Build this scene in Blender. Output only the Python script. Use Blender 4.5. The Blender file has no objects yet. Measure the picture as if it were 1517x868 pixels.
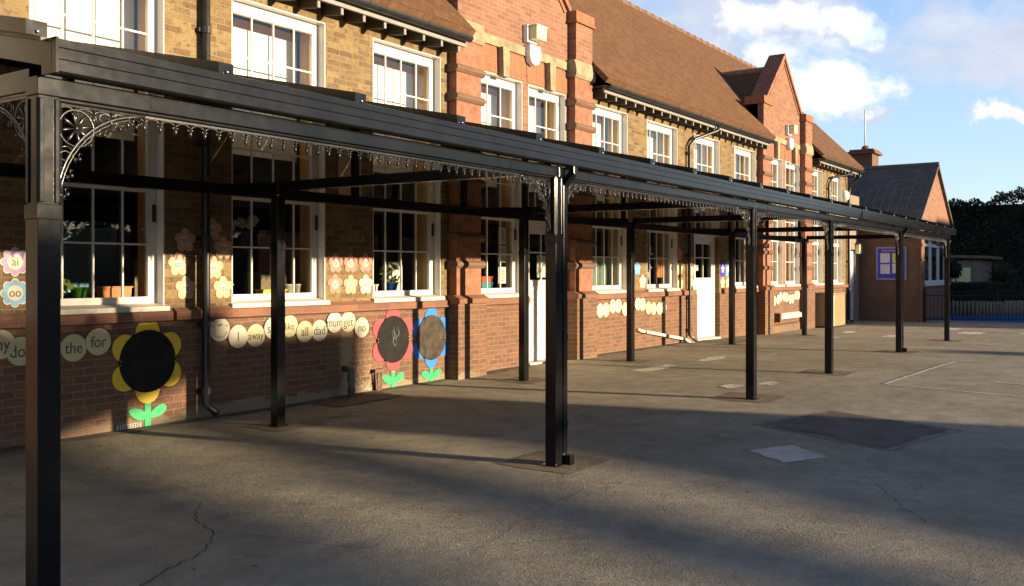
import bpy, bmesh, math, random
from mathutils import Vector, Matrix
random.seed(11)
S = bpy.context.scene
COL = S.collection
R = math.radians
PI = math.pi

# ------------------------------------------------------------------ materials
def new_mat(name):
    m = bpy.data.materials.new(name); m.use_nodes = True
    nt = m.node_tree; nt.nodes.clear()
    out = nt.nodes.new('ShaderNodeOutputMaterial')
    return m, nt, out

class NB:
    """small node builder"""
    def __init__(s, nt): s.nt = nt
    def n(s, t, **kw):
        nd = s.nt.nodes.new(t)
        for k, v in kw.items():
            if k.startswith('i_'):
                nd.inputs[k[2:].replace('_', ' ')].default_value = v
            else: setattr(nd, k, v)
        return nd
    def l(s, a, b): s.nt.links.new(a, b)
    def noise(s, vec, scale, detail=4, rough=.6):
        nd = s.n('ShaderNodeTexNoise'); nd.inputs['Scale'].default_value = scale
        nd.inputs['Detail'].default_value = detail; nd.inputs['Roughness'].default_value = rough
        if vec is not None: s.l(vec, nd.inputs['Vector'])
        return nd.outputs['Fac']
    def ramp(s, fac, stops, interp='LINEAR'):
        nd = s.n('ShaderNodeValToRGB'); cr = nd.color_ramp; cr.interpolation = interp
        while len(cr.elements) < len(stops): cr.elements.new(.5)
        for e, (p, c) in zip(cr.elements, stops):
            e.position = p; e.color = (c, c, c, 1) if not hasattr(c, '__len__') else (*c[:3], 1)
        s.l(fac, nd.inputs['Fac']); return nd.outputs['Color']
    def mix(s, fac, a, b, mode='MIX'):
        nd = s.n('ShaderNodeMix'); nd.data_type = 'RGBA'; nd.blend_type = mode
        for k, v in ((0, fac), (6, a), (7, b)):
            if hasattr(v, 'is_linked') or hasattr(v, 'links'): s.l(v, nd.inputs[k])
            else: nd.inputs[k].default_value = v if k == 0 else ((*v[:3], 1))
        return nd.outputs[2]
    def math(s, op, a, b=0.0, c=None, clamp=False):
        nd = s.n('ShaderNodeMath'); nd.operation = op; nd.use_clamp = clamp
        for i, v in enumerate((a, b, c)):
            if v is None: continue
            if hasattr(v, 'links'): s.l(v, nd.inputs[i])
            else: nd.inputs[i].default_value = v
        return nd.outputs[0]
    def bump(s, h, strength=.3, dist=.01):
        nd = s.n('ShaderNodeBump'); nd.inputs['Strength'].default_value = strength
        nd.inputs['Distance'].default_value = dist; s.l(h, nd.inputs['Height'])
        return nd.outputs['Normal']
    def scale(s, vec, sc, loc=(0, 0, 0)):
        nd = s.n('ShaderNodeMapping'); s.l(vec, nd.inputs['Vector'])
        nd.inputs['Scale'].default_value = sc; nd.inputs['Location'].default_value = loc
        return nd.outputs['Vector']

def pbr(b, out, color, rough=.6, normal=None, metal=0, spec=.5, coat=0):
    p = b.n('ShaderNodeBsdfPrincipled')
    if hasattr(color, 'links'): b.l(color, p.inputs['Base Color'])
    else: p.inputs['Base Color'].default_value = (*color[:3], 1)
    if hasattr(rough, 'links'): b.l(rough, p.inputs['Roughness'])
    else: p.inputs['Roughness'].default_value = rough
    p.inputs['Metallic'].default_value = metal
    p.inputs['Specular IOR Level'].default_value = spec
    p.inputs['Coat Weight'].default_value = coat
    p.inputs['Coat Roughness'].default_value = .12
    if normal is not None: b.l(normal, p.inputs['Normal'])
    b.l(p.outputs[0], out.inputs['Surface'])
    return p

def simple(name, color, rough=.55, var=.12, nscale=9, bump=0, metal=0, spec=.5, coat=0):
    m, nt, out = new_mat(name); b = NB(nt)
    tc = b.n('ShaderNodeTexCoord').outputs['Object']
    nz = b.noise(tc, nscale, 5)
    lo = tuple(max(0, c * (1 - var)) for c in color); hi = tuple(min(1, c * (1 + var)) for c in color)
    col = b.ramp(nz, [(.3, lo), (.7, hi)])
    rr = b.ramp(b.noise(tc, nscale * 3, 3), [(.3, rough * .85), (.7, min(1, rough * 1.15))])
    nrm = b.bump(b.noise(tc, nscale * 8, 4), bump, .004) if bump else None
    pbr(b, out, col, rr, nrm, metal, spec, coat)
    return m

def brick(name, c1, c2, mortar, stain=(.05, .045, .04), stain_amt=.35, bw=.2150, bh=.0717, msize=.006,
          bleach=None, dark=None, offset=.5, vert=False, base_render=False):
    m, nt, out = new_mat(name); b = NB(nt)
    uv = b.n('ShaderNodeTexCoord').outputs['UV']
    v = uv
    if vert:
        mp = b.n('ShaderNodeMapping'); mp.inputs['Rotation'].default_value = (0, 0, PI / 2); b.l(uv, mp.inputs['Vector']); v = mp.outputs['Vector']
    # slight warp so that the courses are not ruler straight
    wn = b.n('ShaderNodeTexNoise'); wn.inputs['Scale'].default_value = 9; wn.inputs['Detail'].default_value = 3
    b.l(v, wn.inputs['Vector'])
    ws = b.n('ShaderNodeVectorMath', operation='SUBTRACT'); b.l(wn.outputs['Color'], ws.inputs[0]); ws.inputs[1].default_value = (.5, .5, .5)
    wm = b.n('ShaderNodeVectorMath', operation='SCALE'); b.l(ws.outputs[0], wm.inputs[0]); wm.inputs['Scale'].default_value = .012
    wa = b.n('ShaderNodeVectorMath', operation='ADD'); b.l(v, wa.inputs[0]); b.l(wm.outputs[0], wa.inputs[1])
    vv = wa.outputs[0]
    def bt(ca, cb, bias=0.0):
        t = b.n('ShaderNodeTexBrick'); b.l(vv, t.inputs['Vector'])
        t.offset = offset; t.squash = 1
        t.inputs['Color1'].default_value = (*ca, 1); t.inputs['Color2'].default_value = (*cb, 1)
        t.inputs['Mortar'].default_value = (*mortar, 1)
        t.inputs['Scale'].default_value = 1; t.inputs['Mortar Size'].default_value = msize
        t.inputs['Mortar Smooth'].default_value = .25; t.inputs['Bias'].default_value = bias
        t.inputs['Brick Width'].default_value = bw; t.inputs['Row Height'].default_value = bh
        return t
    t = bt(c1, c2)
    col = t.outputs['Color']
    grain = b.noise(uv, 55, 5, .7)
    col = b.mix(.75, col, b.ramp(grain, [(.2, .50), (.5, 1.0), (.8, 1.35)]), 'MULTIPLY')
    if dark:
        spots = b.ramp(b.noise(uv, 17, 4, .75), [(.52, 0.0), (.64, 1.0)])
        nb = b.math('SUBTRACT', 1.0, t.outputs['Fac'])
        col = b.mix(b.math('MULTIPLY', b.math('MULTIPLY', spots, nb), .75), col, dark)
    big = b.ramp(b.noise(uv, .9, 5, .65), [(.42, 0.0), (.72, 1.0)])
    col = b.mix(b.math('MULTIPLY', big, stain_amt), col, stain)
    if bleach:
        bl = b.ramp(b.noise(b.scale(uv, (1, .45, 1)), 4.5, 6, .75), [(.60, 0.0), (.72, 1.0)])
        col = b.mix(b.math('MULTIPLY', bl, .55), col, bleach)
    if base_render:
        # rough cement render left at the foot of the wall, and a lime streak below the discs
        geo = b.n('ShaderNodeSeparateXYZ'); b.l(uv, geo.inputs[0])
        h = b.math('ADD', geo.outputs['Y'], b.math('MULTIPLY', b.math('SUBTRACT', b.noise(uv, 3.2, 5), .5), .34))
        up = b.ramp(h, [(.10, 1.0), (.13, 0.0)])
        xm = b.ramp(b.math('MULTIPLY', geo.outputs['X'], 1 / 40), [(4.6 / 40, .25), (6.3 / 40, 1.0), (10.3 / 40, 1.0), (10.8 / 40, .15)])
        cem = b.mix(b.noise(uv, 22, 4), (.16, .125, .075), (.30, .25, .165))
        col = b.mix(b.math('MULTIPLY', up, xm), col, cem)
        dx = b.math('ABSOLUTE', b.math('SUBTRACT', b.math('ADD', geo.outputs['X'], b.math('MULTIPLY', b.math('SUBTRACT', b.noise(uv, 7, 4), .5), .25)), 8.28))
        st = b.ramp(dx, [(.05, 1.0), (.15, 0.0)])
        hm = b.ramp(geo.outputs['Y'], [(.0, 1.0), (.78, 1.0), (.86, 0.0)])
        col = b.mix(b.math('MULTIPLY', b.math('MULTIPLY', st, hm), .8), col, (.36, .29, .16))
        dx2 = b.math('ABSOLUTE', b.math('SUBTRACT', geo.outputs['X'], 8.5))
        lime = b.math('MULTIPLY', b.ramp(dx2, [(.1, 1.0), (.5, 0.0)]), b.ramp(b.noise(uv, 24, 5, .8), [(.50, 0.0), (.6, 1.0)]))
        lime = b.math('MULTIPLY', lime, b.ramp(geo.outputs['Y'], [(.1, 1.0), (.6, 0.0)]))
        col = b.mix(lime, col, (.42, .36, .27))
    hgt = b.math('ADD', b.math('MULTIPLY', b.math('SUBTRACT', 1.0, t.outputs['Fac']), 1.0), b.math('MULTIPLY', grain, .5))
    pbr(b, out, col, .88, b.bump(hgt, .7, .006), spec=.25)
    return m

def tiles(name, c1, c2, dark, bw=.165, bh=.10):
    m, nt, out = new_mat(name); b = NB(nt)
    uv = b.n('ShaderNodeTexCoord').outputs['UV']
    t = b.n('ShaderNodeTexBrick'); b.l(uv, t.inputs['Vector'])
    t.inputs['Color1'].default_value = (*c1, 1); t.inputs['Color2'].default_value = (*c2, 1); t.inputs['Mortar'].default_value = (*dark, 1)
    t.inputs['Scale'].default_value = 1; t.inputs['Mortar Size'].default_value = .005; t.inputs['Mortar Smooth'].default_value = .4
    t.inputs['Brick Width'].default_value = bw; t.inputs['Row Height'].default_value = bh; t.offset = .5
    col = b.mix(.8, t.outputs['Color'], b.ramp(b.noise(uv, 14, 5, .7), [(.25, .55), (.7, 1.25)]), 'MULTIPLY')
    lich = b.ramp(b.noise(uv, 9, 5, .8), [(.62, 0.0), (.70, 1.0)])
    col = b.mix(b.math('MULTIPLY', lich, .35), col, tuple(c * 1.5 for c in c1))
    col = b.mix(b.math('MULTIPLY', b.ramp(b.noise(uv, .7, 5, .7), [(.4, 0.0), (.7, 1.0)]), .35), col, tuple(c * .55 for c in c1))
    sep = b.n('ShaderNodeSeparateXYZ'); b.l(uv, sep.inputs[0])
    saw = b.math('FRACT', b.math('DIVIDE', sep.outputs['Y'], bh))
    hgt = b.math('ADD', b.math('MULTIPLY', b.math('SUBTRACT', 1.0, saw), .8), b.math('MULTIPLY', b.math('SUBTRACT', 1.0, t.outputs['Fac']), .4))
    pbr(b, out, col, .85, b.bump(hgt, .8, .014), spec=.2)
    return m

def rough_normal(b, uv, k, base=None):
    """gritty surface: facets of random tilt, finer than a pixel"""
    nz = b.n('ShaderNodeTexNoise'); nz.inputs['Scale'].default_value = 260; nz.inputs['Detail'].default_value = 2; b.l(uv, nz.inputs['Vector'])
    sb = b.n('ShaderNodeVectorMath', operation='SUBTRACT'); b.l(nz.outputs['Color'], sb.inputs[0]); sb.inputs[1].default_value = (.5, .5, .5)
    sc = b.n('ShaderNodeVectorMath', operation='SCALE'); b.l(sb.outputs[0], sc.inputs[0]); sc.inputs['Scale'].default_value = k
    if base is None: base = b.n('ShaderNodeNewGeometry').outputs['Normal']
    ad = b.n('ShaderNodeVectorMath', operation='ADD'); b.l(sc.outputs[0], ad.inputs[0]); b.l(base, ad.inputs[1])
    no = b.n('ShaderNodeVectorMath', operation='NORMALIZE'); b.l(ad.outputs[0], no.inputs[0]); return no.outputs[0]

def ground_mat():
    m, nt, out = new_mat('asphalt'); b = NB(nt)
    uv = b.n('ShaderNodeTexCoord').outputs['Object']
    base = b.ramp(b.noise(uv, .55, 7, .62), [(.3, (.34, .30, .232)), (.5, (.42, .372, .282)), (.7, (.50, .444, .338))])
    base = b.mix(.8, base, b.ramp(b.noise(uv, 3.1, 6, .7), [(.3, .72), (.7, 1.25)]), 'MULTIPLY')
    base = b.mix(.9, base, b.ramp(b.noise(uv, 190, 3, .8), [(.3, .7), (.5, 1.0), (.75, 1.4)]), 'MULTIPLY')
    pale = b.ramp(b.noise(uv, 65, 2, .5), [(.70, 0.0), (.76, 1.0)])
    base = b.mix(b.math('MULTIPLY', pale, .4), base, (.30, .28, .25))
    oil = b.ramp(b.noise(b.scale(uv, (1, 1, 1), (9, 2, 0)), 1.7, 6, .7), [(.60, 0.0), (.70, 1.0)])
    base = b.mix(b.math('MULTIPLY', oil, .35), base, (.10, .088, .07))
    grit = b.ramp(b.noise(uv, 28, 2, .5), [(.72, 0.0), (.76, 1.0)])
    base = b.mix(b.math('MULTIPLY', grit, .5), base, (.42, .38, .31))
    # pale worn patches
    worn = b.math('MULTIPLY', b.ramp(b.noise(b.scale(uv, (1, 2.2, 1), (3, 7, 0)), .8, 7, .75), [(.60, 0.0), (.74, 1.0)]), .45)
    base = b.mix(worn, base, (.36, .335, .29))
    # long cracks
    vt = b.n('ShaderNodeTexVoronoi', feature='DISTANCE_TO_EDGE'); vt.inputs['Scale'].default_value = .30
    wv = b.n('ShaderNodeTexNoise'); wv.inputs['Scale'].default_value = 1.6; wv.inputs['Detail'].default_value = 7; b.l(uv, wv.inputs['Vector'])
    mx = b.n('ShaderNodeMix'); mx.data_type = 'VECTOR'; mx.inputs[0].default_value = .55
    b.l(uv, mx.inputs[4]); ad = b.n('ShaderNodeVectorMath', operation='SCALE'); b.l(wv.outputs['Color'], ad.inputs[0]); ad.inputs['Scale'].default_value = 2.4
    av = b.n('ShaderNodeVectorMath', operation='ADD'); b.l(uv, av.inputs[0]); b.l(ad.outputs[0], av.inputs[1]); b.l(av.outputs[0], vt.inputs['Vector'])
    cr = b.ramp(vt.outputs['Distance'], [(.0, 1.0), (.0035, 0.0)])
    crm = b.math('MULTIPLY', cr, b.ramp(b.noise(uv, .45, 3), [(.48, 0.0), (.6, 1.0)]))
    base = b.mix(b.math('MULTIPLY', crm, .35), base, (.08, .07, .06))
    h = b.math('ADD', b.math('MULTIPLY', b.noise(uv, 110, 4, .8), .5), b.math('MULTIPLY', b.noise(uv, 2.5, 4, .5), .5))
    h = b.math('SUBTRACT', h, b.math('MULTIPLY', crm, .6))
    pbr(b, out, base, .9, rough_normal(b, uv, 9, b.bump(h, .6, .02)), spec=.2)
    return m

def patch_mat(name, c, var=.3, edge=0):
    m, nt, out = new_mat(name); b = NB(nt)
    uv = b.n('ShaderNodeTexCoord').outputs['Object']
    col = b.ramp(b.noise(uv, 4, 6, .7), [(.3, tuple(x * (1 - var) for x in c)), (.7, tuple(x * (1 + var) for x in c))])
    col = b.mix(.8, col, b.ramp(b.noise(uv, 160, 3, .8), [(.3, .6), (.5, 1.0), (.75, 1.5)]), 'MULTIPLY')
    pbr(b, out, col, .9, rough_normal(b, uv, 6.5), spec=.2)
    return m

def paint_mark(name):
    m, nt, out = new_mat(name); b = NB(nt)
    uv = b.n('ShaderNodeTexCoord').outputs['Object']
    mask = b.ramp(b.noise(uv, 26, 6, .8), [(.42, 0.0), (.58, 1.0)])
    col = b.mix(mask, (.42, .37, .28), (.86, .83, .76))
    pbr(b, out, col, .85, spec=.2)
    return m

def glass_mat():
    m, nt, out = new_mat('window_glass'); b = NB(nt)
    lw = b.n('ShaderNodeLayerWeight'); lw.inputs['Blend'].default_value = .5
    frf = b.math('ADD', .05, b.math('MULTIPLY', b.math('POWER', lw.outputs['Facing'], 4.0), .9))
    tr = b.n('ShaderNodeBsdfTransparent'); tr.inputs['Color'].default_value = (.93, .94, .93, 1)
    gl = b.n('ShaderNodeBsdfGlossy'); gl.inputs['Roughness'].default_value = .004; gl.inputs['Color'].default_value = (.95, .95, .95, 1)
    uv = b.n('ShaderNodeTexCoord').outputs['Object']
    nz = b.bump(b.noise(uv, 1.3, 2, .5), .06, .05); b.l(nz, gl.inputs['Normal'])
    mx = b.n('ShaderNodeMixShader'); b.l(frf, mx.inputs[0]); b.l(tr.outputs[0], mx.inputs[1]); b.l(gl.outputs[0], mx.inputs[2])
    b.l(mx.outputs[0], out.inputs['Surface'])
    return m

def poly_mat():
    m, nt, out = new_mat('polycarbonate_sheet'); b = NB(nt)
    uv = b.n('ShaderNodeTexCoord').outputs['UV']
    df = b.n('ShaderNodeBsdfDiffuse'); df.inputs['Color'].default_value = (.26, .23, .19, 1)
    tl = b.n('ShaderNodeBsdfTranslucent'); tl.inputs['Color'].default_value = (.16, .125, .08, 1)
    mx = b.n('ShaderNodeMixShader'); mx.inputs[0].default_value = .45; b.l(df.outputs[0], mx.inputs[1]); b.l(tl.outputs[0], mx.inputs[2])
    gl = b.n('ShaderNodeBsdfGlossy'); gl.inputs['Roughness'].default_value = .15
    m2 = b.n('ShaderNodeMixShader'); m2.inputs[0].default_value = .08; b.l(mx.outputs[0], m2.inputs[1]); b.l(gl.outputs[0], m2.inputs[2])
    b.l(m2.outputs[0], out.inputs['Surface'])
    return m

def leaf_mat(name, c1, c2, trans=.35):
    m, nt, out = new_mat(name); b = NB(nt)
    uv = b.n('ShaderNodeTexCoord').outputs['Object']
    col = b.mix(b.ramp(b.noise(uv, 1.3, 5, .7), [(.35, 0.0), (.65, 1.0)]), c1, c2)
    df = b.n('ShaderNodeBsdfPrincipled'); b.l(col, df.inputs['Base Color']); df.inputs['Roughness'].default_value = .6
    df.inputs['Specular IOR Level'].default_value = .25
    tl = b.n('ShaderNodeBsdfTranslucent'); b.l(col, tl.inputs['Color'])
    mx = b.n('ShaderNodeMixShader'); mx.inputs[0].default_value = trans; b.l(df.outputs[0], mx.inputs[1]); b.l(tl.outputs[0], mx.inputs[2])
    b.l(mx.outputs[0], out.inputs['Surface'])
    return m

M = {}
M['yellow'] = brick('yellow_stock_brick', (.235, .167, .074), (.130, .080, .040), (.22, .175, .115), stain_amt=.3, dark=(.07, .04, .028))
M['red'] = brick('orange_red_brick', (.265, .132, .083), (.19, .09, .06), (.29, .215, .155), stain_amt=.12, bleach=(.42, .31, .24), msize=.005)
M['purple'] = brick('plinth_brick', (.175, .092, .055), (.108, .064, .046), (.24, .18, .12), stain_amt=.22, stain=(.06, .04, .035), dark=(.27, .10, .06), msize=.005, base_render=True)
M['dkbrick'] = brick('wing_brick', (.20, .10, .06), (.14, .075, .05), (.17, .14, .11), stain_amt=.25, msize=.005)
M['soldier'] = brick('soldier_brick', (.33, .125, .06), (.24, .095, .05), (.30, .20, .13), stain_amt=.1, vert=True, msize=.005)
M['mould'] = brick('moulded_brick', (.20, .10, .06), (.14, .08, .057), (.16, .12, .085), stain_amt=.5, stain=(.12, .11, .085), msize=.004)
M['course'] = brick('string_course_brick', (.25, .11, .07), (.17, .085, .06), (.22, .17, .13), bw=.3, stain_amt=.3, msize=.004)
M['stone'] = simple('weathered_stone', (.27, .225, .145), .85, .35, 6, .5, spec=.2)
M['rubbed'] = simple('rubbed_red_brick', (.255, .118, .076), .85, .3, 8, .5, spec=.2)
M['tile'] = tiles('clay_roof_tiles', (.185, .095, .043), (.13, .067, .034), (.08, .045, .03))
M['dktile'] = tiles('dark_roof_tiles', (.17, .145, .115), (.125, .108, .088), (.012, .01, .01), bw=.33, bh=.30)
M['ridge'] = simple('ridge_tile', (.30, .17, .10), .85, .3, 7, .3)
M['white'] = simple('white_frame_paint', (.64, .62, .59), .38, .05, 6)
M['sillp'] = simple('painted_sill', (.56, .53, .46), .6, .18, 14, .2)
M['ochre'] = simple('ochre_reveal', (.42, .24, .08), .6, .15, 4)
M['black'] = simple('black_gloss_paint', (.007, .007, .0075), .20, .3, 5, .02, spec=.33, coat=0)
M['iron'] = simple('cast_iron_black', (.008, .008, .009), .36, .3, 12, .15, spec=.6, coat=.3)
M['blackpl'] = simple('black_downpipe', (.018, .018, .018), .35, .3, 6, .05)
M['fascia'] = simple('grey_white_fascia', (.21, .20, .19), .6, .15, 8)
M['dark'] = simple('soffit_and_foot_shade', (.07, .05, .035), .8, .3, 6)
M['asphalt'] = ground_mat()
M['pad'] = patch_mat('old_concrete_pad', (.24, .19, .135))
M['tarpatch'] = patch_mat('tar_patch', (.18, .15, .125))
M['slab'] = patch_mat('pale_slab', (.66, .60, .52), .25)
M['seam'] = patch_mat('patch_seam', (.30, .27, .21), .25)
M['mark'] = paint_mark('worn_white_paint')
M['bluefloor'] = patch_mat('blue_rubber', (.02, .10, .34), .2)
M['glass'] = glass_mat()
M['poly'] = poly_mat()
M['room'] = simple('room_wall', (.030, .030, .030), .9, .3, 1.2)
M['blind'] = simple('white_blind', (.84, .82, .76), .8, .06, 3)
M['band'] = simple('terracotta_pelmet', (.62, .34, .17), .7, .1, 4)
M['cream'] = simple('cream_card', (.52, .46, .26), .55, .04, 4)
M['pcream'] = simple('pale_card', (.55, .50, .39), .55, .04, 4)
M['ink'] = simple('dark_ink', (.05, .06, .05), .6, .1, 4)
M['green_ink'] = simple('green_ink', (.03, .22, .10), .6, .1, 4)
M['navy_ink'] = simple('navy_ink', (.04, .045, .11), .6, .1, 4)
M['peach'] = simple('peach_card', (.50, .27, .17), .55, .05, 4)
M['peachin'] = simple('pale_peach_card', (.58, .45, .35), .55, .05, 4)
M['pink'] = simple('pink_card', (.48, .17, .125), .55, .05, 4)
M['palegreen'] = simple('pale_yellow_card', (.60, .54, .34), .55, .05, 4)
M['purplec'] = simple('lilac_card', (.33, .21, .36), .55, .05, 4)
M['bluec'] = simple('light_blue_card', (.14, .32, .50), .55, .05, 4)
M['chalk'] = simple('blackboard', (.011, .011, .011), .6, .4, 7, .05, spec=.15)
M['chalk2'] = simple('dusty_blackboard', (.055, .045, .036), .8, .5, 8, .05, spec=.15)
M['yel'] = simple('yellow_petal', (.72, .50, .02), .5, .06, 5)
M['redp'] = simple('red_petal', (.66, .045, .06), .5, .06, 5)
M['blup'] = simple('blue_petal', (.008, .17, .60), .5, .06, 5)
M['leafp'] = simple('green_board', (.02, .40, .13), .5, .06, 5)
M['screw'] = simple('screw_metal', (.6, .6, .58), .35, .05, 5, metal=1)
M['chalkline'] = simple('chalk_line', (.42, .40, .37), .9, .1, 5)
M['galv'] = simple('galvanised', (.13, .12, .11), .5, .4, 12, .2, metal=.3)
M['rust'] = simple('rusty_iron', (.12, .07, .045), .8, .5, 20, .4)
M['wpipe'] = simple('white_plastic_pipe', (.66, .62, .55), .45, .12, 8)
M['beige'] = simple('beige_cabinet', (.26, .195, .11), .45, .12, 3)
M['bark'] = simple('bark', (.10, .08, .06), .9, .3, 8, .8)
M['hedge'] = leaf_mat('dark_hedge_leaf', (.010, .022, .010), (.030, .045, .018), .2)
M['treeleaf'] = leaf_mat('tree_leaf', (.02, .045, .015), (.05, .075, .025), .25)
M['shrub'] = leaf_mat('shrub_leaf', (.035, .05, .022), (.075, .085, .04), .25)
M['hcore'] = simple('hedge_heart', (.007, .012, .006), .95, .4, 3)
M['log'] = simple('log_edging', (.20, .155, .10), .85, .3, 9, .4)
M['wood'] = simple('cabin_board', (.20, .16, .12), .8, .25, 8, .3)
M['felt'] = simple('felt_roof', (.17, .12, .075), .9, .25, 5, .3)
M['bowl'] = simple('lime_green_plastic', (.10, .42, .04), .4, .1, 5)
M['trough'] = simple('orange_plastic', (.62, .20, .045), .45, .1, 5)
M['ytub'] = simple('yellow_plastic', (.62, .48, .05), .45, .1, 5)
M['tub'] = simple('pale_tub', (.55, .52, .38), .5, .1, 5)
M['bpot'] = simple('blue_plastic', (.02, .12, .42), .4, .1, 5)
M['teal'] = simple('teal_plastic', (.03, .30, .28), .4, .1, 5)
M['rtub'] = simple('red_plastic', (.55, .08, .05), .4, .1, 5)
M['paper'] = simple('white_paper', (.66, .65, .60), .8, .06, 6)
M['pom'] = simple('grey_tissue', (.30, .32, .32), .9, .2, 12, .3)
M['poster'] = simple('tan_poster', (.44, .33, .22), .7, .12, 3)
M['lens'] = simple('lamp_lens', (.72, .74, .76), .25, .08, 8)
M['lensy'] = simple('yellowed_lens_and_lit_patch', (.72, .70, .36), .3, .08, 8)
M['nbframe'] = simple('grey_blue_frame', (.25, .27, .42), .4, .1, 5)
M['nbback'] = simple('ultramarine_board', (.035, .03, .42), .5, .1, 5)
M['pinkpaper'] = simple('pale_pink_paper', (.62, .56, .64), .7, .06, 5)
M['ypaper'] = simple('yellow_paper', (.62, .60, .12), .7, .06, 5)
M['doorblue'] = simple('pale_blue_door', (.42, .50, .60), .45, .06, 5)
M['pier'] = simple('rendered_pier', (.22, .16, .12), .85, .25, 6, .3)
M['plant'] = leaf_mat('potted_leaf', (.25, .36, .06), (.45, .50, .12), .3)
M['flag'] = simple('teal_net_curtain', (.20, .27, .22), .8, .2, 5)
M['curtain'] = simple('pale_yellow_curtain', (.60, .53, .36), .85, .12, 9, .2)

# ------------------------------------------------------------------ mesh builder
class MB:
    def __init__(s): s.v = []; s.f = []; s.fm = []; s.mi = 0; s.sm = []
    def add(s, vs, fs, smooth=False):
        o = len(s.v); s.v += [tuple(p) for p in vs]
        for f in fs: s.f.append([o + i for i in f]); s.fm.append(s.mi); s.sm.append(smooth)
        return s
    def box(s, x0, x1, y0, y1, z0, z1):
        vs = [(x0, y0, z0), (x1, y0, z0), (x1, y1, z0), (x0, y1, z0), (x0, y0, z1), (x1, y0, z1), (x1, y1, z1), (x0, y1, z1)]
        return s.add(vs, [(0, 3, 2, 1), (4, 5, 6, 7), (0, 1, 5, 4), (1, 2, 6, 5), (2, 3, 7, 6), (3, 0, 4, 7)])
    def bar(s, a, b, w, h, up=(0, 0, 1)):
        a = Vector(a); b = Vector(b); d = (b - a).normalized(); up = Vector(up)
        r = d.cross(up).normalized(); u = r.cross(d).normalized()
        vs = []
        for p in (a, b):
            for sx, sy in ((-1, -1), (1, -1), (1, 1), (-1, 1)): vs.append(p + r * sx * w / 2 + u * sy * h / 2)
        return s.add(vs, [(0, 3, 2, 1), (4, 5, 6, 7), (0, 1, 5, 4), (1, 2, 6, 5), (2, 3, 7, 6), (3, 0, 4, 7)][::1])
    def prism(s, poly, axis, a, b):
        """poly: list of 2-D points; axis 'x': points are (y,z) ; 'y': (x,z) ; 'z': (x,y)"""
        def P(p, t):
            return (t, p[0], p[1]) if axis == 'x' else ((p[0], t, p[1]) if axis == 'y' else (p[0], p[1], t))
        n = len(poly)
        vs = [P(p, a) for p in poly] + [P(p, b) for p in poly]
        fs = [tuple(range(n - 1, -1, -1)), tuple(range(n, 2 * n))]
        for i in range(n): j = (i + 1) % n; fs.append((i, j, n + j, n + i))
        return s.add(vs, fs)
    def tube(s, pts, r, seg=6, cap=True, smooth=True):
        pts = [Vector(p) for p in pts]; n = len(pts)
        rs = r if hasattr(r, '__len__') else [r] * n
        vs = []; prev = None
        for i, p in enumerate(pts):
            d = (pts[min(i + 1, n - 1)] - pts[max(i - 1, 0)]).normalized()
            if prev is None:
                a = Vector((0, 0, 1)) if abs(d.z) < .9 else Vector((0, 1, 0)); u = d.cross(a).normalized()
            else: u = (prev - d * prev.dot(d)).normalized()
            w = d.cross(u); prev = u
            for k in range(seg):
                t = 2 * PI * k / seg; vs.append(p + (u * math.cos(t) + w * math.sin(t)) * rs[i])
        fs = []
        for i in range(n - 1):
            for k in range(seg):
                k2 = (k + 1) % seg; fs.append((i * seg + k, i * seg + k2, (i + 1) * seg + k2, (i + 1) * seg + k))
        if cap: fs.append(tuple(range(seg - 1, -1, -1))); fs.append(tuple((n - 1) * seg + k for k in range(seg)))
        return s.add(vs, fs, smooth)
    def lathe(s, prof, c=(0, 0, 0), seg=16, axis='z'):
        vs = []; n = len(prof)
        for (r, h) in prof:
            for k in range(seg):
                t = 2 * PI * k / seg; a, b_ = r * math.cos(t), r * math.sin(t)
                q = (a, b_, h) if axis == 'z' else ((a, h, b_) if axis == 'y' else (h, a, b_))
                vs.append((q[0] + c[0], q[1] + c[1], q[2] + c[2]))
        fs = []
        for i in range(n - 1):
            for k in range(seg):
                k2 = (k + 1) % seg; fs.append((i * seg + k, i * seg + k2, (i + 1) * seg + k2, (i + 1) * seg + k))
        s.add(vs, fs, seg < 24 and n > 2)
        o = len(s.v) - len(vs)
        for cap in (range(seg - 1, -1, -1), range((n - 1) * seg, n * seg)):
            s.f.append([o + q for q in cap]); s.fm.append(s.mi); s.sm.append(False)
        return s
    def ball(s, c, r, seg=8, rings=5, sc=(1, 1, 1)):
        vs = [(c[0], c[1], c[2] - r * sc[2])]
        for i in range(1, rings):
            ph = -PI / 2 + PI * i / rings
            for k in range(seg):
                t = 2 * PI * k / seg
                vs.append((c[0] + r * sc[0] * math.cos(ph) * math.cos(t), c[1] + r * sc[1] * math.cos(ph) * math.sin(t), c[2] + r * sc[2] * math.sin(ph)))
        vs.append((c[0], c[1], c[2] + r * sc[2])); L = len(vs) - 1; fs = []
        for k in range(seg):
            k2 = (k + 1) % seg; fs.append((0, 1 + k2, 1 + k))
            for i in range(rings - 2): fs.append((1 + i * seg + k, 1 + i * seg + k2, 1 + (i + 1) * seg + k2, 1 + (i + 1) * seg + k))
            fs.append((L, 1 + (rings - 2) * seg + k, 1 + (rings - 2) * seg + k2))
        return s.add(vs, fs, True)
    def build(s, name, mats, parent=None, bevel=0, label=None, kind=None, loc=None, link=True, fixn=True):
        me = bpy.data.meshes.new(name); me.from_pydata(s.v, [], s.f)
        mats = mats if isinstance(mats, (list, tuple)) else [mats]
        for m in mats: me.materials.append(M[m] if isinstance(m, str) else m)
        for p, i, sm in zip(me.polygons, s.fm, s.sm): p.material_index = i; p.use_smooth = sm
        if fixn:
            bm = bmesh.new(); bm.from_mesh(me); bmesh.ops.recalc_face_normals(bm, faces=bm.faces); bm.to_mesh(me); bm.free()
        me.update()
        uvl = me.uv_layers.new(name='UVMap').data
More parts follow.
